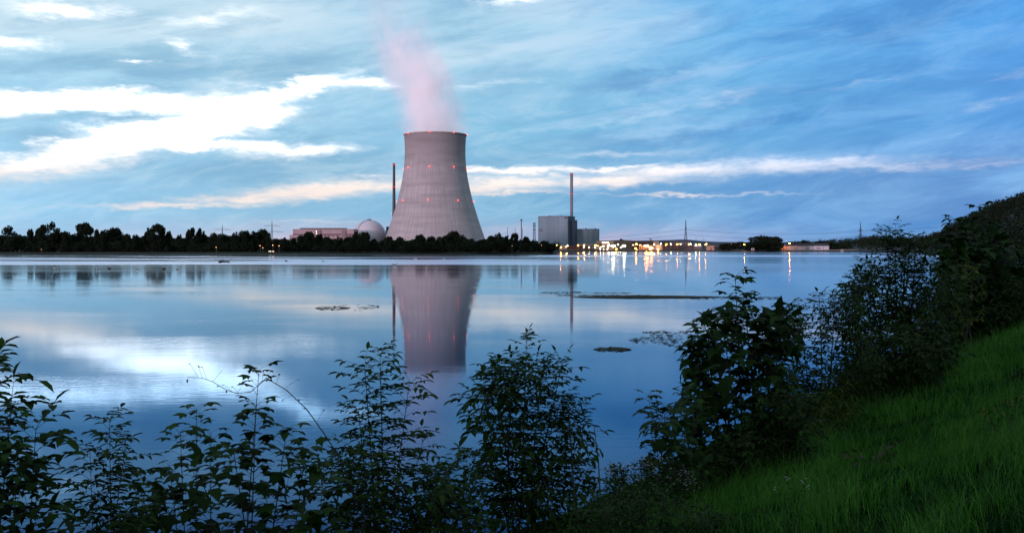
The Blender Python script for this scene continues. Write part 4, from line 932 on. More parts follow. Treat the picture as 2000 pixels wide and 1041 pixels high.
def build_hills():
    m = mat('forest_floor', (0.010, 0.016, 0.008), 0.95, noise=.3, nscale=.02); b = MB(); cols = []
    for i in range(len(HILL) - 1):
        for s in range(3 if i < 20 else 8): cols.append((i, s / (3 if i < 20 else 8)))
    fr = [-.02, .1, .25, .4, .55, .7, .85, 1.0, 1.4, 2.0]
    for i, j in cols:
        for f in fr:
            p = hill_pt(i, j, max(f, 0)); 
            if f < 0: p.z = 1.0
            if f == 2.0: p.z *= .5
            b.v.append(tuple(p))
    k = len(fr)
    for c in range(len(cols) - 1):
        for j in range(k - 1): b.f.append((c * k + j, c * k + j + 1, (c + 1) * k + j + 1, (c + 1) * k + j))
    tag(b.build('hillside_and_shade_ridge', m, smooth=True), kind='structure')
    rng = np.random.default_rng(3); cs = []; rs = []
    for i in range(len(HILL) - 1):
        n = 70 if i < 21 else 50
        w = HILL[i + 1][0] - HILL[i][0]
        n = int(n * (1 if i < 21 else w / 6))
        for k_ in range(n):
            f = rng.random() ** .8 * 1.02; p = hill_pt(i, rng.random(), f); r = rng.uniform(3.5, 7.0) * (1.0 if p.length < 1600 else 1.2)
            cs.append((p.x, p.y, p.z + r * .6)); rs.append(r)
    V, I, S, T = clump_cloud(cs, rs, 150000, 0.9, rng, 1.0); V[:, 2] = np.maximum(V[:, 2], 1.0)
    tag(np_mesh('hillside_forest', V, I, S, M_farleaf, None, T), 'dark forest covering the hill at the right edge and the added unseen ridge', 'forest', kind='stuff')
    m = mat('haze_blue_forest', (0.012, 0.022, 0.030), 1.0, noise=.3, nscale=.003)  # blue of the hazy distance is put into the forest colour
    b = MB(); pr = [(-600,464),(-200,462),(20,461.5),(60,460.5),(120,463),(220,466),(420,467),(700,468),(900,470),(1060,471),(1180,471.5),(1240,470.4),(1275,469.8),(1310,468.9),(1330,467.9),(1350,468.6),(1372,471),(1400,472.4),(1460,473.2),(1560,473),(1640,474),(1760,473),(1900,472),(2400,470)]
    D = 9000
    for px, v in pr:
        q = P(px, v, D); b.v += [(q.x, D - 2500, 5), (q.x * .93, D - 1200, q.z * .45), (q.x, D, q.z), (q.x * 1.1, D + 1500, 10)]
    for i in range(len(pr) - 1):
        for j in range(3): b.f.append((i * 4 + j, (i + 1) * 4 + j, (i + 1) * 4 + j + 1, i * 4 + j + 1))
    tag(b.build('distant_hills', m, smooth=True), kind='structure')
build_hills()

# ------------------------------------------------------------------ foreground plants
LEAFLET_V = np.array([(0,0,0),(-.5,.33,.10),(0,.36,0),(.5,.33,.10),(-.42,.68,.03),(0,.7,-.06),(.42,.68,.03),(0,1,-.16)], float)
LEAFLET_F = [(0,2,1),(0,3,2),(1,2,5,4),(2,3,6,5),(4,5,7),(5,6,7)]
_lob = [(0,0,0),(-.30,-.06,-.05),(-.29,.16,.02),(-.64,.36,-.12),(-.29,.50,.02),(-.24,.68,.0),(0,1.08,-.22),(.24,.68,.0),(.29,.50,.02),(.64,.36,-.12),(.29,.16,.02),(.30,-.06,-.05),(0,.42,.06)]
MAPLE_V = np.array(_lob, float); MAPLE_F = [(0,12,2,1),(2,12,4,3),(4,12,6,5),(12,8,7,6),(12,10,9,8),(0,11,10,12)]
class Foliage:
    """collects leaf instances (origin, along, normal, length, width) and bakes them into one mesh"""
    def __init__(s): s.q = {'leaflet': [], 'maple': []}
    def leaf(s, kind, o, d, nrm, L, Wd, tint): s.q[kind].append((*o, *d, *nrm, L, Wd, tint))
    def build(s, name, m, parent):
        Vs = []; I = []; ls = []; T = []; off = 0; lo = 0
        for kind, TV, TF in (('leaflet', LEAFLET_V, LEAFLET_F), ('maple', MAPLE_V, MAPLE_F)):
            if not s.q[kind]: continue
            A = np.array(s.q[kind], float); o = A[:, 0:3]; d = A[:, 3:6]; n = A[:, 6:9]
            d /= np.linalg.norm(d, axis=1)[:, None] + 1e-9; x = np.cross(d, n); x /= np.linalg.norm(x, axis=1)[:, None] + 1e-9; n = np.cross(x, d)
            L = A[:, 9][:, None, None]; Wd = A[:, 10][:, None, None]
            V = o[:, None] + x[:, None] * TV[None, :, 0:1] * Wd + d[:, None] * TV[None, :, 1:2] * L + n[:, None] * TV[None, :, 2:3] * L
            k = len(A); nv = len(TV); Vs.append(V.reshape(-1, 3)); T.append(np.repeat(A[:, 11], nv))
            base = (np.arange(k) * nv + off)[:, None]; fi = np.array([i for f in TF for i in f]); I.append((base + fi[None]).ravel())
            st = np.cumsum([0] + [len(f) for f in TF])[:-1]; ls.append(((np.arange(k) * len(fi) + lo)[:, None] + st[None]).ravel())
            off += k * nv; lo += k * len(fi)
        if not Vs: return None
        return np_mesh(name, np.concatenate(Vs), np.concatenate(I), np.concatenate(ls), m, parent, np.concatenate(T))
def rv(rnd, s=1.0): return Vector((rnd.uniform(-1, 1), rnd.uniform(-1, 1), rnd.uniform(-1, 1))) * s
UP = Vector((0, 0, 1))
def pinnate(fo, mb, o, d, L, rnd, pairs=3, lw=.36, tint=.5, ls=.38):
    """one compound leaf: arching stalk with opposite leaflets and an end leaflet"""
    d = d.normalized(); pts = [o + d * (L * f) - UP * (L * .28 * f * f) for f in (0, .25, .5, .75, 1)]
    mb.tube(pts, [L * .010, L * .008, L * .007, L * .006, L * .005], 3, False)
    side = d.cross(UP); side = side.normalized() if side.length > 1e-3 else Vector((1, 0, 0))
    ll = L * ls
    for i in range(pairs):
        f = .36 + .5 * i / max(pairs - 1, 1) if pairs > 1 else .6
        q = o + d * (L * f) - UP * (L * .28 * f * f); dd = (d - UP * .5 * f)
        for s in (-1, 1):
            k = rnd.uniform(.8, 1.1) * (.8 + .25 * math.sin(math.pi * (i + .6) / (pairs + .3)))
            fo.leaf('leaflet', q, (side * s + dd * .55 - UP * rnd.uniform(0, .35) + rv(rnd, .12)), UP + rv(rnd, .35), ll * k, ll * k * lw, min(1, max(0, tint + rnd.uniform(-.3, .3))))
    q = pts[-1]; fo.leaf('leaflet', q, d - UP * .5 + rv(rnd, .1), UP + rv(rnd, .3), ll * 1.1, ll * 1.1 * lw, min(1, max(0, tint + rnd.uniform(-.3, .3))))
def lobed(fo, mb, o, d, L, rnd, tint=.5):
    d = (d + UP * .1).normalized(); q = o + d * L * .75 - UP * L * .08
    mb.tube([o, o + d * L * .4, q], [L * .014, L * .011, L * .009], 3, False)
    fo.leaf('maple', q, d - UP * rnd.uniform(.25, .9) + rv(rnd, .15), UP + d * .6 + rv(rnd, .35), L * rnd.uniform(.75, 1.0), L * rnd.uniform(.78, 1.0), min(1, max(0, tint + rnd.uniform(-.3, .3))))
def simple(fo, mb, o, d, L, rnd, tint=.5, lw=.42):
    fo.leaf('leaflet', o, d - UP * rnd.uniform(0, .5) + rv(rnd, .15), UP + rv(rnd, .4), L, L * lw, min(1, max(0, tint + rnd.uniform(-.3, .3))))
def put_leaf(kind, fo, mb, o, d, L, rnd, tint):
    if kind == 'ash': pinnate(fo, mb, o, d, L * rnd.uniform(.8, 1.15), rnd, rnd.choice((2, 3, 3)), .40, tint)
    elif kind == 'elder': pinnate(fo, mb, o, d, L * rnd.uniform(.75, 1.1), rnd, rnd.choice((1, 2, 2)), .46, tint, .46)
    elif kind == 'maple': lobed(fo, mb, o, d, L * rnd.uniform(.7, 1.1), rnd, tint)
    elif kind == 'willow': simple(fo, mb, o, d, L * rnd.uniform(.7, 1.1), rnd, tint, .18)
    else: simple(fo, mb, o, d, L * rnd.uniform(.6, 1.1), rnd, tint)
def shoot(fo, mb, pts, r0, kind, L, gap, rnd, start=.25, tint=.5, top=True, wk=1.0, taper=.35):
    """leafy shoot along a polyline: opposite leaves in crossing pairs, shrinking towards the tip"""
    pts = [Vector(q) for q in pts]; n = 10; P_ = []
    for i in range(n + 1):   # smooth polyline
        f = i / n * (len(pts) - 1); k = min(int(f), len(pts) - 2); P_.append(pts[k].lerp(pts[k + 1], f - k))
    for _ in range(2): P_ = [P_[0]] + [(P_[i - 1] + P_[i] * 2 + P_[i + 1]) / 4 for i in range(1, n)] + [P_[-1]]
    mb.tube(P_, [r0 * (1 - .82 * i / n) for i in range(n + 1)], 5, False)
    tot = sum((P_[i + 1] - P_[i]).length for i in range(n)); s = tot * start; ph = rnd.uniform(0, 3.14)
    while s < tot:
        f = s / tot * n; k = min(int(f), n - 1); o = P_[k].lerp(P_[k + 1], f - k); ax = (P_[k + 1] - P_[k]).normalized()
        a = ax.cross(Vector((.3, .9, .1))).normalized(); b = ax.cross(a); u = s / tot; lf = L * wk * (1 - taper * u) if u < .95 else L * .6
        for sg in (0, math.pi):
            if rnd.random() < .92:
                d = (a * math.cos(ph + sg) + b * math.sin(ph + sg)) + ax * (.35 + .9 * max(0, u - .6)) + UP * .12
                put_leaf(kind, fo, mb, o, d, lf, rnd, tint)
        ph += 1.57 + rnd.uniform(-.3, .3); s += gap * rnd.uniform(.8, 1.2) * (1 - .45 * u)
    if top:
        for k in range(3 if kind != 'maple' or r0 < .007 else 6): put_leaf(kind, fo, mb, P_[-1] - ax * (.02 * k), (ax * .5 + rv(rnd, .9)) if kind != 'maple' else (Vector((math.cos(k * 2.4), math.sin(k * 2.4), .5))), L * .62, rnd, min(1, tint + .3))
    return P_
def shrub(name, label, cat, base_px, t, shoots, kind, L, gap, m, seed, fill=None, r0=.012, group=None, tint=.45, basez=None, redtop=False):
    """shoots: list of (px, v, dt) tips; fill: (profile [(px, vtop)...], vbottom, count, twig length)"""
    rnd = random.Random(seed); bx_, by_ = (base_px - 1000) / F * t, t; gz = ground_z(bx_, by_) if basez is None else basez
    root = thing(name, label, cat, (bx_, by_, gz), 0, group); O = Vector((bx_, by_, gz)); fo = Foliage(); mb = MB(); skel = []
    for sh in shoots:
        px, v, dt = sh[:3]; tip = P(px, v, t + dt) - O; b0 = Vector((rnd.uniform(-.12, .12), rnd.uniform(-.12, .12), -.05)) + Vector((tip.x * .35, tip.y * .3, 0)) * rnd.uniform(.2, .9)
        midp = b0.lerp(tip, .5) + Vector((rnd.uniform(-.06, .06), rnd.uniform(-.06, .06), 0)) + Vector((-(tip.x - b0.x) * .12, 0, 0))
        P_ = shoot(fo, mb, [b0, midp, tip], r0 * rnd.uniform(.8, 1.1), sh[3] if len(sh) > 3 else kind, L, gap, rnd, start=.3, tint=tint); skel += P_[2:9]
    if fill:
        prof, vb, cnt, tl = fill; xs = [q[0] for q in prof]; vs = [q[1] for q in prof]
        for k in range(cnt):
            px = rnd.uniform(xs[0], xs[-1]); vt = float(np.interp(px, xs, vs)); v = vt + 6 + (vb - vt) * rnd.random() ** 1.15
            tip = P(px, v, t + rnd.gauss(0, .05 * t * .6)) - O
            src = min((q for q in (rnd.sample(skel, min(60, len(skel))) if skel else [Vector((0, 0, .3))])), key=lambda q: (q - tip).length + max(0, q.z - tip.z) * 3)
            dd = (tip - src); 
            if dd.length > tl * 3:
                s2 = src.lerp(tip, 1 - tl * 3 / dd.length); mb.tube([src, src.lerp(s2, .5) + Vector((0, 0, -.03)), s2], [r0 * .45, r0 * .42, r0 * .4], 4, False); skel.append(s2); src = s2
            skel += shoot(fo, mb, [src, src.lerp(tip, .55) + Vector((0, 0, .03)), tip], r0 * .4, kind, L * rnd.uniform(.75, 1.0), gap * .9, rnd, start=.3, tint=tint, top=rnd.random() < .6, taper=.15)[3:8:2]
    mb.build('stems', M_stem, root)
    fo.build('foliage', m, root)
    return root
def tpx(px, s=5.5): return s / (.5145 + .8575 * (1000 - px) / F)
SH = shrub
SH('ash_shrub', 'ash shrub cut by the left edge, one long leaf pointing right over the water', 'shrub', -25, 5.2, [(-8,716,0),(22,790,-.1),(70,838,.1),(-30,700,.2),(35,880,-.2)], 'elder', 0.312, 0.102, M_ash, 1,
   ([(-60,800),(0,868),(60,900),(110,925),(150,975)], 1060, 6, .3), .009)
SH('ash_sapling', 'slender sapling with reddish tip leaves near the left edge', 'sapling', 190, 5.9, [(214,818,0),(246,858,.1),(176,880,-.1)], 'ash', 0.26, 0.072, M_ash, 2, ([(120,985),(170,930),(240,930),(300,970)], 1060, 4, .25), .008)
SH('maple_sapling', 'maple sapling with two stacked leaf tufts left of the taller maple', 'sapling', 392, 6.7, [(384,796,0),(352,842,.1),(412,845,-.1),(330,905,.2)], 'maple', 0.18, 0.105, M_maple, 3,
   ([(225,958),(260,925),(320,915),(360,880),(440,885)], 1060, 12, .28), .009)
SH('maple_sapling', 'taller maple sapling whose drooping leaf crown stands against the bright cloud reflection', 'sapling', 508, 7.2, [(506,722,0),(500,792,.15),(560,838,.1),(455,872,-.1),(598,872,.2)], 'maple', 0.195, 0.12, M_maple, 4,
   ([(420,890),(470,868),(520,850),(580,845),(625,885),(650,930)], 1060, 20, .3), .011)
SH('elder_shrub', 'open bush with arching reddish stems between the maple and the ash sapling', 'shrub', 650, 7.9, [(690,872,0),(662,882,.2),(716,884,-.2),(632,905,.1)], 'elder', 0.26, 0.096, M_ash, 5, ([(620,930),(680,895),(730,900)], 1060, 8, .3), .009)
SH('ash_sapling', 'tall narrow ash sapling just left of the cooling tower reflection', 'sapling', 752, 8.5, [(742,690,0),(712,712,.1),(800,745,-.1,'ash'),(826,862,.15),(700,800,.2)], 'ash', 0.351, 0.102, M_ash, 6,
   ([(690,905),(740,880),(790,890),(850,905),(900,925)], 1060, 15, .3), .012)
SH('elder_shrub', 'low dark bush at the bottom edge between the two ash plants', 'shrub', 885, 9.2, [(880,905,0),(912,888,.2),(850,915,-.2),(945,900,.3)], 'elder', 0.286, 0.096, M_ash, 7, ([(820,935),(880,910),(960,905)], 1070, 12, .3), .010)
SH('ash_shrub', 'dense rounded ash bush on the bank, its spire right of the cooling tower reflection', 'shrub', 1022, 10.3, [(1028,668,0),(1000,705,.2),(958,712,.1),(1062,700,-.2),(1098,710,.2),(928,772,.1),(1098,775,0),(1132,792,.2)], 'ash', 0.35, 0.096, M_ash, 8,
   ([(922,790),(940,740),(965,712),(1020,690),(1080,712),(1105,760),(1135,815),(1150,850)], 1060, 39, .4), .014)
def flowering(name, label, px, t, seed, w, vt, n, flower='white', L=.09):
    rnd = random.Random(seed); x0 = (px - 1000) / F * t; gz = ground_z(x0, t); root = thing(name, label, 'wildflowers', (x0, t, gz)); O = Vector((x0, t, gz)); mb = MB(); fo = Foliage(); fl = Foliage()
    for k in range(n):
        tp = P(px + rnd.gauss(0, w * .45), vt + abs(rnd.gauss(0, 1)) * w * .55, t + rnd.gauss(0, .3)) - O; b0 = Vector((tp.x * .6, tp.y * .6, -.05))
        P_ = shoot(fo, mb, [b0, b0.lerp(tp, .5) + rv(rnd, .04), tp], .004, 'simple', L, .06, rnd, .35, .5, True)
        for q in range(rnd.randint(3, 6)):
            o = tp + Vector((rnd.uniform(-.09, .09), rnd.uniform(-.09, .09), rnd.uniform(-.12, .06))); mb.tube([P_[-2], o], .0015, 3, False)
            for a in range(5): fl.leaf('leaflet', o, Vector((math.cos(a * 1.256), math.sin(a * 1.256), .25)) + rv(rnd, .15), UP + rv(rnd, .2), .016, .012, .5)
    mb.build('stems', M_stem, root); fo.build('foliage', M_ash, root); fl.build('blossoms', M_petal if flower == 'white' else M_petaly, root)
M_petal = mat('white_petal', (0.28, 0.28, 0.30), 0.7); M_petaly = mat('yellow_petal', (0.28, 0.17, 0.01), 0.7)
flowering('flowering_herb', 'tuft of small white flowered herbs at the water gap right of the ash bush', 1205, 11.2, 31, 34, 905, 24)
flowering('flowering_herb', 'tall white flowered herbs below the slender young maple', 1262, 11.8, 32, 36, 895, 30)
flowering('flowering_herb', 'white flowered herbs at the foot of the big maple bush beside the grass', 1330, 12.4, 33, 34, 915, 28)
SH('nettle_clump', 'leafy dark herbs at the bottom edge below the white flowers', 'herbs', 1190, 10.4, [(1150,925,0),(1205,935,.2),(1250,940,-.1),(1300,950,.3),(1110,940,0)], 'simple', 0.13, 0.06, M_ash, 34, ([(1090,950),(1200,935),(1330,965),(1400,1010)], 1070, 25, .3), .006)
SH('bramble_clump', 'low dark undergrowth at the bottom edge where the grass begins', 'undergrowth', 1290, 9.0, [(1210,960,0),(1290,955,.2),(1370,975,.3),(1160,975,-.2)], 'elder', .17, .07, M_ash, 35, ([(1120,985),(1210,960),(1330,965),(1430,1005)], 1075, 75, .3), .008)
SH('maple_sapling', 'slender young maple standing clear over the water left of the big maple bush', 'sapling', 1290, 12.2, [(1266,770,0),(1300,792,.2)], 'maple', 0.221, 0.12, M_maple, 9, ([(1262,830),(1300,810),(1345,800)], 960, 12, .3), .010)
SH('maple_sapling', 'young maple with pale top leaves touching the big maple bush', 'sapling', 1350, 12.9, [(1334,758,0),(1362,790,.2)], 'maple', 0.221, 0.12, M_maple, 10, ([(1300,830),(1340,780),(1385,760)], 960, 18, .3), .010)
SH('maple_shrub', 'big maple bush whose lobed spire stands above the others over the open water', 'shrub', 1462, 14.6, [(1436,540,0),(1452,575,.2),(1375,632,.1),(1350,700,-.2),(1500,610,.2),(1540,630,.3),(1410,620,.2),(1362,775,.1)], 'maple', 0.325, 0.15, M_maple, 11,
   ([(1332,720),(1350,640),(1385,622),(1420,600),(1445,570),(1480,592),(1510,605),(1560,600)], 910, 92, .5), .020)
SH('elder_shrub', 'rounded dark bush between the big maple and the tall ash', 'shrub', 1600, 18.5, [(1560,596,0),(1600,582,.3),(1632,574,0),(1655,580,.2),(1532,600,.2)], 'ash', 0.39, 0.144, M_ash, 12, ([(1510,625),(1560,595),(1620,582),(1680,580),(1710,620)], 850, 72, .6), .020)
SH('ash_shrub', 'tall ash bush whose flat topped sprays rise over the far wooded rise', 'shrub', 1752, 23.5, [(1748,447,0),(1730,452,.3),(1790,462,.2),(1690,520,.1),(1668,548,-.2),(1770,470,0),(1800,520,.4),(1812,560,.3)], 'ash', 0.52, 0.18, M_ash, 13,
   ([(1652,560),(1675,528),(1705,505),(1722,470),(1750,458),(1790,474),(1810,510),(1822,560)], 770, 117, .8), .030)
SH('elder_shrub', 'bush between the tall ash and the yellowish one, water showing through its top', 'shrub', 1828, 27.5, [(1815,560,0),(1838,530,.3),(1795,590,0)], 'elder', 0.494, 0.192, M_ash, 14, ([(1775,600),(1805,570),(1840,525),(1880,520)], 740, 67, .8), .030)
SH('hazel_shrub', 'yellowish green bush standing before the dark hill', 'shrub', 1888, 30, [(1885,492,0),(1870,510,.3),(1905,520,.2)], 'simple', 0.221, 0.144, M_yellowleaf, 15, ([(1850,560),(1875,505),(1895,498),(1925,545)], 640, 44, .8), .030)
SH('maple_shrub', 'tall shrub with a single leafy spire seen against the hill edge, left of its twin', 'shrub', 1868, 33, [(1866,428,0),(1872,440,.2),(1850,470,.3)], 'maple', 0.546, 0.24, M_maple, 16, ([(1835,520),(1862,462),(1885,480),(1905,520)], 680, 63, .9), .035)
SH('maple_shrub', 'tall shrub with the highest leafy spire, standing against the hill slope', 'shrub', 1925, 35, [(1911,404,0),(1925,440,.2),(1942,455,.3)], 'maple', 0.546, 0.24, M_maple, 17, ([(1880,500),(1910,450),(1945,460),(1975,485)], 660, 89, 1.0), .035)
SH('ash_shrub', 'dark bushes massed at the right edge before the hill', 'shrub', 1975, 38, [(1980,470,0),(1960,480,.4),(1999,445,.3),(2020,440,0)], 'ash', 0.65, 0.24, M_ash, 18, ([(1935,500),(1965,478),(2000,465),(2060,450)], 635, 97, 1.1), .035)
SH('willow_shrub', 'narrow leaved yellow green willow bush in the shade at the edge of the grass', 'shrub', 1628, 17.2, [(1605,742,0),(1630,735,.2),(1655,748,0),(1590,765,.2)], 'willow', 0.221, 0.072, M_yellowleaf, 19, ([(1580,775),(1630,745),(1680,765)], 840, 22, .4), .010)
SH('elder_shrub', 'low bush filling the dark hollow under the big maple beside the grass', 'shrub', 1500, 13.6, [(1480,760,0),(1520,750,.2),(1550,770,.1)], 'elder', 0.312, 0.12, M_ash, 20, ([(1400,850),(1440,790),(1520,760),(1580,770),(1600,800)], 930, 63, .5), .014)
SH('elder_shrub', 'low bush under the tall ash beside the bright grass', 'shrub', 1720, 21, [(1700,640,0),(1750,640,.2)], 'elder', 0.416, 0.144, M_ash, 21, ([(1640,720),(1690,650),(1760,630),(1830,620),(1860,640)], 770, 74, .6), .014)
SH('elder_shrub', 'low bush beneath the two leafy spires at the top of the grass', 'shrub', 1880, 33, [(1870,560,0)], 'elder', 0.546, 0.192, M_ash, 22, ([(1830,610),(1870,560),(1930,550),(2010,540)], 650, 74, .8), .014)
# dry things
def twig(name, label, cat, pts, t, r, seed, m=M_drystem, leaves=0):
    rnd = random.Random(seed); Q = [P(px, v, t + dt) for px, v, dt in pts]; o = Q[0].copy(); root = thing(name, label, cat, tuple(o)); mb = MB(); fo = Foliage()
    L_ = [q - o for q in Q]; n = len(L_); mb.tube(L_, [r * (1 - .7 * i / n) for i in range(n)], 5); mb.build('stem', m, root); mb = MB()
    for i in range(1, n):
        for k in range(2):
            q = L_[i - 1].lerp(L_[i], rnd.random()); e = q + Vector((rnd.uniform(-.08, .08), rnd.uniform(-.05, .05), rnd.uniform(-.02, .09))); mb.tube([q, e], r * .25, 3)
            if leaves and rnd.random() < leaves: simple(fo, mb, e, (e - q).normalized() - UP * .3, .035, rnd)
    mb.build('side_twigs', m, root); fo.build('foliage', M_ash, root)
twig('climbing_vine', 'thin dry vine arching left from the taller maple over the water', 'vine', [(700,1000,.3),(668,900,.1),(632,845,0),(600,800,0),(560,762,0),(520,738,0),(490,765,-.1),(462,768,0),(440,760,0),(415,745,0),(395,738,0),(366,736,0)], 7.2, .0045, 41, M_stem, .8)
twig('dry_stalk', 'bare dark stalk right of the dense ash bush, reaching down to the bottom edge', 'stalk', [(1122,1020,0),(1120,940,0),(1114,850,0),(1111,790,0)], 9.8, .010, 42, M_stem)
twig('dry_stalk', 'thin brown dead stalk standing alone over the water with a few side twigs', 'stalk', [(1172,960,0),(1169,900,0),(1165,870,0),(1160,832,0)], 10.2, .008, 43)

# ------------------------------------------------------------------ grass
def build_grass():
    rng = np.random.default_rng(11); parts = []
    for (u0, u1, dens, w, h) in ((3, 16, 950, .0042, .27), (16, 32, 420, .007, .30), (32, 60, 170, .013, .34), (60, 95, 60, .022, .36)):
        s0, s1 = -1.5, 6.4; n = int((u1 - u0) * (s1 - s0) * dens); nt = max(60, n // 22); tu = rng.uniform(u0, u1, nt); ts = rng.uniform(s0, s1, nt); th = rng.uniform(.55, 1.35, nt); td = rng.uniform(0, 6.28, nt)
        k_ = rng.integers(0, nt, n); rad = np.abs(rng.normal(0, .075 * (1 + u0 / 25), n)); an = rng.uniform(0, 6.28, n); loose = rng.random(n) < .42
        u = np.where(loose, rng.uniform(u0, u1, n), tu[k_] + np.cos(an) * rad); s = np.where(loose, rng.uniform(s0, s1, n), ts[k_] + np.sin(an) * rad); hm = np.where(loose, .7, th[k_]); ang = np.where(loose, rng.uniform(0, 6.28, n), an * .7 + td[k_] * .3)
        x = u * UX.x + s * NX.x; y = u * UX.y + s * NX.y; px = x / np.maximum(y, .1)
        k = (y > 3) & (px < .58) & (px > -.02); x, y, u, s, hm, ang = x[k], y[k], u[k], s[k], hm[k], ang[k]
        cl = np.sin(x * 2.1 + np.sin(y * 1.3) * 2) * np.sin(y * 1.9 + np.sin(x * 1.1) * 2)
        k = rng.random(len(x)) < .62 + .38 * cl; x, y, u, s, cl, hm, ang = x[k], y[k], u[k], s[k], cl[k], hm[k], ang[k]
        parts.append((x, y, u, s, cl, np.full(len(x), w), h * hm, ang))
    x, y, u, s, cl, w, h, ang = [np.concatenate([p[i] for p in parts]) for i in range(8)]
    n = len(x)
    z = np.where(s < 6, 4.4 - .35 * s, 2.3 - .46 * (s - 6)) + np.sin(u * 1.3 + .7 * np.sin(s * .9)) * np.sin(s * 1.1 + .5 * np.sin(u * 1.7)) * .05 + np.sin(u * 3.1 + s * 2.3) * .015 + np.sin(u * .31 - s * .27) * .08
    h = h * (.55 + .75 * rng.random(n)) * (1 + .35 * cl); tall = rng.random(n) < .035; h = np.where(tall, h * 2.2, h); w = w * (.7 + .6 * rng.random(n)); w = np.where(tall, w * .7, w)
    yaw = rng.uniform(0, 6.28, n); cdir = np.sin(x * .9 + 1.3 * np.sin(y * .7)) * 1.5 + .6; ld = np.where(rng.random(n) < .5, cdir + rng.normal(0, .8, n), ang); lean = h * (.25 + .75 * rng.random(n) ** 2)
    fr = [(0, 0, 1.0), (.45, .14, .85), (.8, .5, .55), (1.0 , 1.0, .0)]
    V = np.empty((n, 7, 3)); bx_, by_ = np.cos(yaw) * w * .5, np.sin(yaw) * w * .5; j = 0
    for (a, b, c) in fr:
        cx_, cy_ = x + np.cos(ld) * lean * b, y + np.sin(ld) * lean * b; cz = z - .03 + h * a * (1 - .22 * b)
        if c > 0: V[:, j] = np.stack([cx_ - bx_ * c, cy_ - by_ * c, cz], 1); V[:, j + 1] = np.stack([cx_ + bx_ * c, cy_ + by_ * c, cz], 1); j += 2
        else: V[:, j] = np.stack([cx_, cy_, cz], 1)
    fi = np.array([0, 1, 3, 2, 2, 3, 5, 4, 4, 5, 6]); I = (np.arange(n)[:, None] * 7 + fi[None]).ravel(); S = (np.arange(n)[:, None] * 11 + np.array([0, 4, 8])[None]).ravel()
    tint = np.clip(rng.normal(.42 + .12 * cl, .2), 0, 1); tint = np.clip(rng.normal(.34 + .16 * cl, .16), 0, .75); tint = np.where(rng.random(n) < .035, 1.0, tint)
    tag(np_mesh('grass', V.reshape(-1, 3), I, S, M_grass, None, np.repeat(tint, 7)), 'long dark green meadow grass on the sloping bank', 'grass', kind='stuff')
build_grass()
def grass_herb(name, label, px, s, seed, kind='yellow'):
    t = tpx(px, s); x0 = (px - 1000) / F * t; gz = ground_z(x0, t); rnd = random.Random(seed); root = thing(name, label, 'wildflowers', (x0, t, gz)); mb = MB(); fo = Foliage(); fl = Foliage()
    for k in range(4):
        tp = Vector((rnd.uniform(-.14, .14), rnd.uniform(-.14, .14), rnd.uniform(.32, .46))); shoot(fo, mb, [(tp.x * .3, tp.y * .3, -.03), (tp.x * .5, tp.y * .7, tp.z * .55), tuple(tp)], .003, 'simple', .06, .07, rnd, .2, .4, False)
        for q in range(4):
            o = tp + rv(rnd, .025)
            for a in range(6): fl.leaf('leaflet', o, Vector((math.cos(a * 1.05), math.sin(a * 1.05), .3)), UP + rv(rnd, .1), .010, .007, .5)
    mb.build('stems', M_stem, root); fo.build('foliage', M_ash, root); fl.build('blossoms', M_petaly if kind == 'yellow' else M_petal, root)
grass_herb('meadow_flower', 'yellow meadow flowers at the right edge of the grass', 1985, 1.05, 51); grass_herb('meadow_flower', 'pale lilac white meadow flower just above the yellow ones at the right edge', 1992, 1.25, 52, 'white')
grass_herb('meadow_flower', 'small yellow flowers lower in the grass near the right corner', 1925, 1.2, 53); grass_herb('meadow_flower', 'faint whitish flowers low in the grass at the lower middle right', 1545, 2.4, 54, 'white')
def dock():
    t = tpx(1700, 2.5); x0 = .35 * t; gz = ground_z(x0, t); root = thing('dock_plant', 'low reddish brown dock plant lying in the middle of the grass', 'plant', (x0, t, gz)); rnd = random.Random(60); fo = Foliage(); mb = MB()
    for k in range(30):
        a = rnd.uniform(0, 6.28); d = Vector((math.cos(a), math.sin(a), rnd.uniform(.2, .9))); o = d * rnd.uniform(.02, .3); mb.tube([(0, 0, 0), tuple(o)], .003, 3); fo.leaf('leaflet', o, d - UP * .3, UP + rv(rnd, .3), rnd.uniform(.08, .15), rnd.uniform(.03, .05), rnd.random())
    mb.build('stems', M_stem, root); fo.build('foliage', M_redleaf, root)
dock()

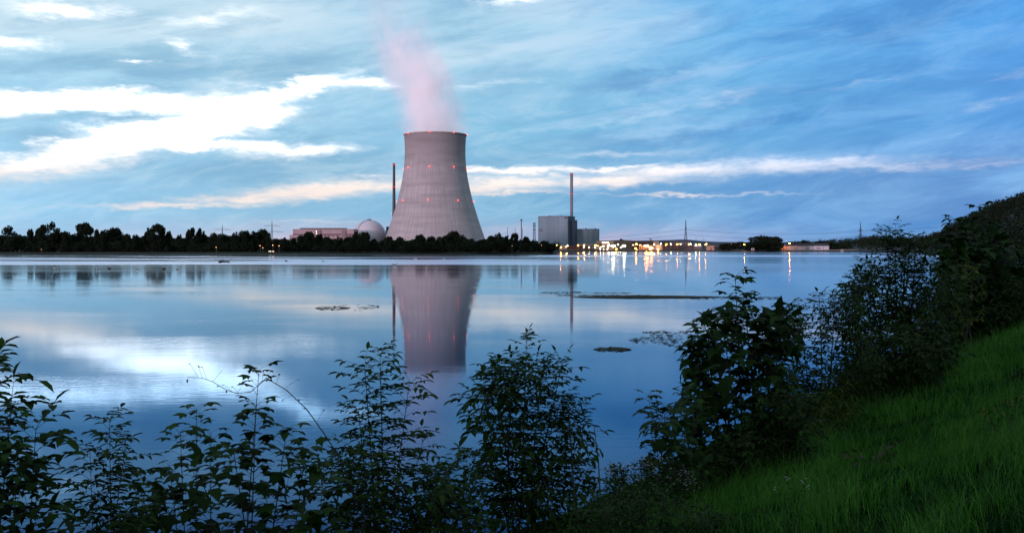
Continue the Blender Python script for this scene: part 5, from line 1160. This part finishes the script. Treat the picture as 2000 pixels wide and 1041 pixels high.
# ------------------------------------------------------------------ things on the water
M_weed = mat('water_weed', (0.016, 0.020, 0.008), 0.9, noise=0.5, nscale=4)
def weed(label, strokes, cat='water weed', name='weed_mat'):
    """strokes: (px centre, v, half length px, half height px, count)"""
    rnd = random.Random(len(label)); b = MB(); c0 = strokes[0]; t0 = 2 * CAMZ * F / (c0[1] - HOR) / 2; o = Vector(((c0[0] - 1000) / F * t0, t0, 0))
    for px, v, hl, hh, n in strokes:
        for k in range(n):
            q = px + rnd.uniform(-1, 1) * hl; edge = max(0, 1 - (abs(q - px) / hl) ** 2); vv = v + rnd.uniform(-1, 1) * hh * edge ** .7
            t = CAMZ * F / (vv - HOR); x = (q - 1000) / F * t; a = rnd.uniform(.03, .15) * (t / 80) ** .8 * (3.0 if n > 500 else 1.0); w = rnd.uniform(.008, .03) * t / 60 + .006; rot = rnd.gauss(0, .5 if n < 500 else .3)
            pts = []
            for i in range(9):
                th = 6.283 * i / 9; r = rnd.uniform(.6, 1.1); ex, ey = math.cos(th) * a * 2.2 * r, math.sin(th) * w * 2.2 * r; pts.append((x + ex * math.cos(rot) - ey * math.sin(rot) - o.x, t + ex * math.sin(rot) + ey * math.cos(rot) - o.y))
            z = .012 + .0006 * (k % 60); b.add([(p_[0], p_[1], z) for p_ in pts] + [(x - o.x, t - o.y, z + .03)], [(i, (i + 1) % 9, 9) for i in range(9)])
    ob = b.build(name, M_weed); ob.location = (o.x, o.y, 0); tag(ob, label, cat)
    if 'scattered' in label or 'streaks' in label: ob['kind'] = 'stuff'
weed('long thin dark weed mat floating across the water below the lit yard', [(1265, 580.5, 135, 2.6, 1000), (1180, 577, 90, .8, 160), (1330, 581, 190, 1.0, 300), (1440, 584, 90, .6, 60)])
weed('ragged thin weed streaks just above the long mat', [(1100, 571.5, 45, 2.5, 70), (1190, 572.5, 40, .8, 40)])
weed('small oval patch of weed floating above the dense ash bush', [(1195, 682.5, 34, 4.0, 150)])
weed('scattered weed flecks reaching to the big maple bush', [(1275, 665, 45, 8, 60), (1310, 655, 40, 10, 60), (1280, 649, 25, 2, 25), (1330, 672, 30, 6, 40)])
weed('faint weed streaks on the pale reflection left of the cooling tower', [(650, 602, 32, 4, 80), (700, 600, 45, 6, 40)])
weed('tiny weed fleck on open water below the brown shed', [(1226, 526.8, 4, .6, 16)])
def snag():
    t = 12000 / (513.5 - HOR); o = Vector(((437 - 1000) / F * t, t, 0)); root = thing('driftwood_snag', 'dead branching snag stranded in the shallows on the left', 'driftwood', tuple(o)); rnd = random.Random(8); b = MB()
    b.tube([(-2.2, 0, .1), (0, 0, .5), (2.5, .5, .2)], [.25, .3, .12], 7); b.build('log', M_bark, root); b = MB()
    for k in range(26):
        x = rnd.uniform(-1.5, 1.8); a = rnd.uniform(.3, 2.85); L = rnd.uniform(.7, 2.2); e = (x + math.cos(a) * L, rnd.uniform(-.8, .8), .4 + math.sin(a) * L * .75); b.tube([(x, 0, .35), ((x + e[0]) / 2 + .15, e[1] / 2, e[2] * .55), e], [.10, .06, .02], 4)
    b.tube([(-1, 0, .4), (-3.2, .2, 1.2), (-4.4, .3, 2.2)], [.12, .07, .02], 4); b.tube([(1, 0, .4), (3.0, .2, 1.4), (3.9, .3, 2.5)], [.12, .07, .02], 4); b.build('branches', M_bark, root)
snag()
M_swan = mat('white_plumage', (0.7, 0.7, 0.7), .8); M_duck = mat('dark_plumage', (0.05, 0.045, 0.04), .8); M_beak = mat('orange_beak', (.5, .15, .03), .5)
def bird(label, px, v, dark, sc, rot, group):
    t = 12000 / (v - HOR); root = thing('water_bird', label, 'bird', ((px - 1000) / F * t, t, 0), rot, group); root.scale = (sc,) * 3; m = M_duck if dark else M_swan
    b = MB(); b.tube([(-.62, 0, .26), (-.5, 0, .22), (-.3, 0, .17), (0, 0, .15), (.25, 0, .18), (.38, 0, .27), (.42, 0, .42), (.37, 0, .58), (.42, 0, .68), (.52, 0, .67), (.60, 0, .63)],
                     [.02, .10, .19, .23, .19, .09, .055, .045, .06, .06, .035], 10); b.build('body', m, root, smooth=True)
    b = MB(); b.tube([(.58, 0, .635), (.70, 0, .61)], [.03, .008], 5); b.build('beak', M_beak, root)
    for s in (-1, 1):
        b = MB(); b.tube([(.2, s * .17, .24), (-.1, s * .21, .26), (-.45, s * .12, .3), (-.66, s * .04, .33)], [.03, .09, .07, .01], 6); b.build('wing', m, root)
G_ = 'swimming birds on the left half of the river'
for px, v, dk, sc, lb in ((191,527,0,1.0,'leftmost of the small birds swimming under the far left trees'),(213,526,1,1.1,'dark upright bird right next to the leftmost swimming bird'),(270,526.8,0,.9,'pale bird halfway between the two dark upright birds on the left'),
    (321,526,1,1.1,'dark bird with raised neck furthest right of the left bird line'),(346,527,0,1.0,'pale bird just right of the dark bird with raised neck'),(108,527.5,0,1.3,'pale bird low in the water under the leaning far trees'),
    (559,511,1,1.4,'dark bird standing upright right of the tall pylon reflection'),(631,511.5,0,1.3,'whitish bird below the left end of the pink building'),(812,507,0,1.6,'white bird in front of the cooling tower reflection, right one of two'),
    (771,518,0,1.5,'white bird at the left edge of the cooling tower reflection'),(867,506.5,0,1.0,'tiny pale bird under the tallest tree before the cooling tower'),(1456,523.5,1,1.0,'dark bird on the water under the orange lamp by the willow')):
    bird(lb, px, v, dk, sc, random.uniform(-.5, .5) + (3.14 if random.random() < .4 else 0), None)
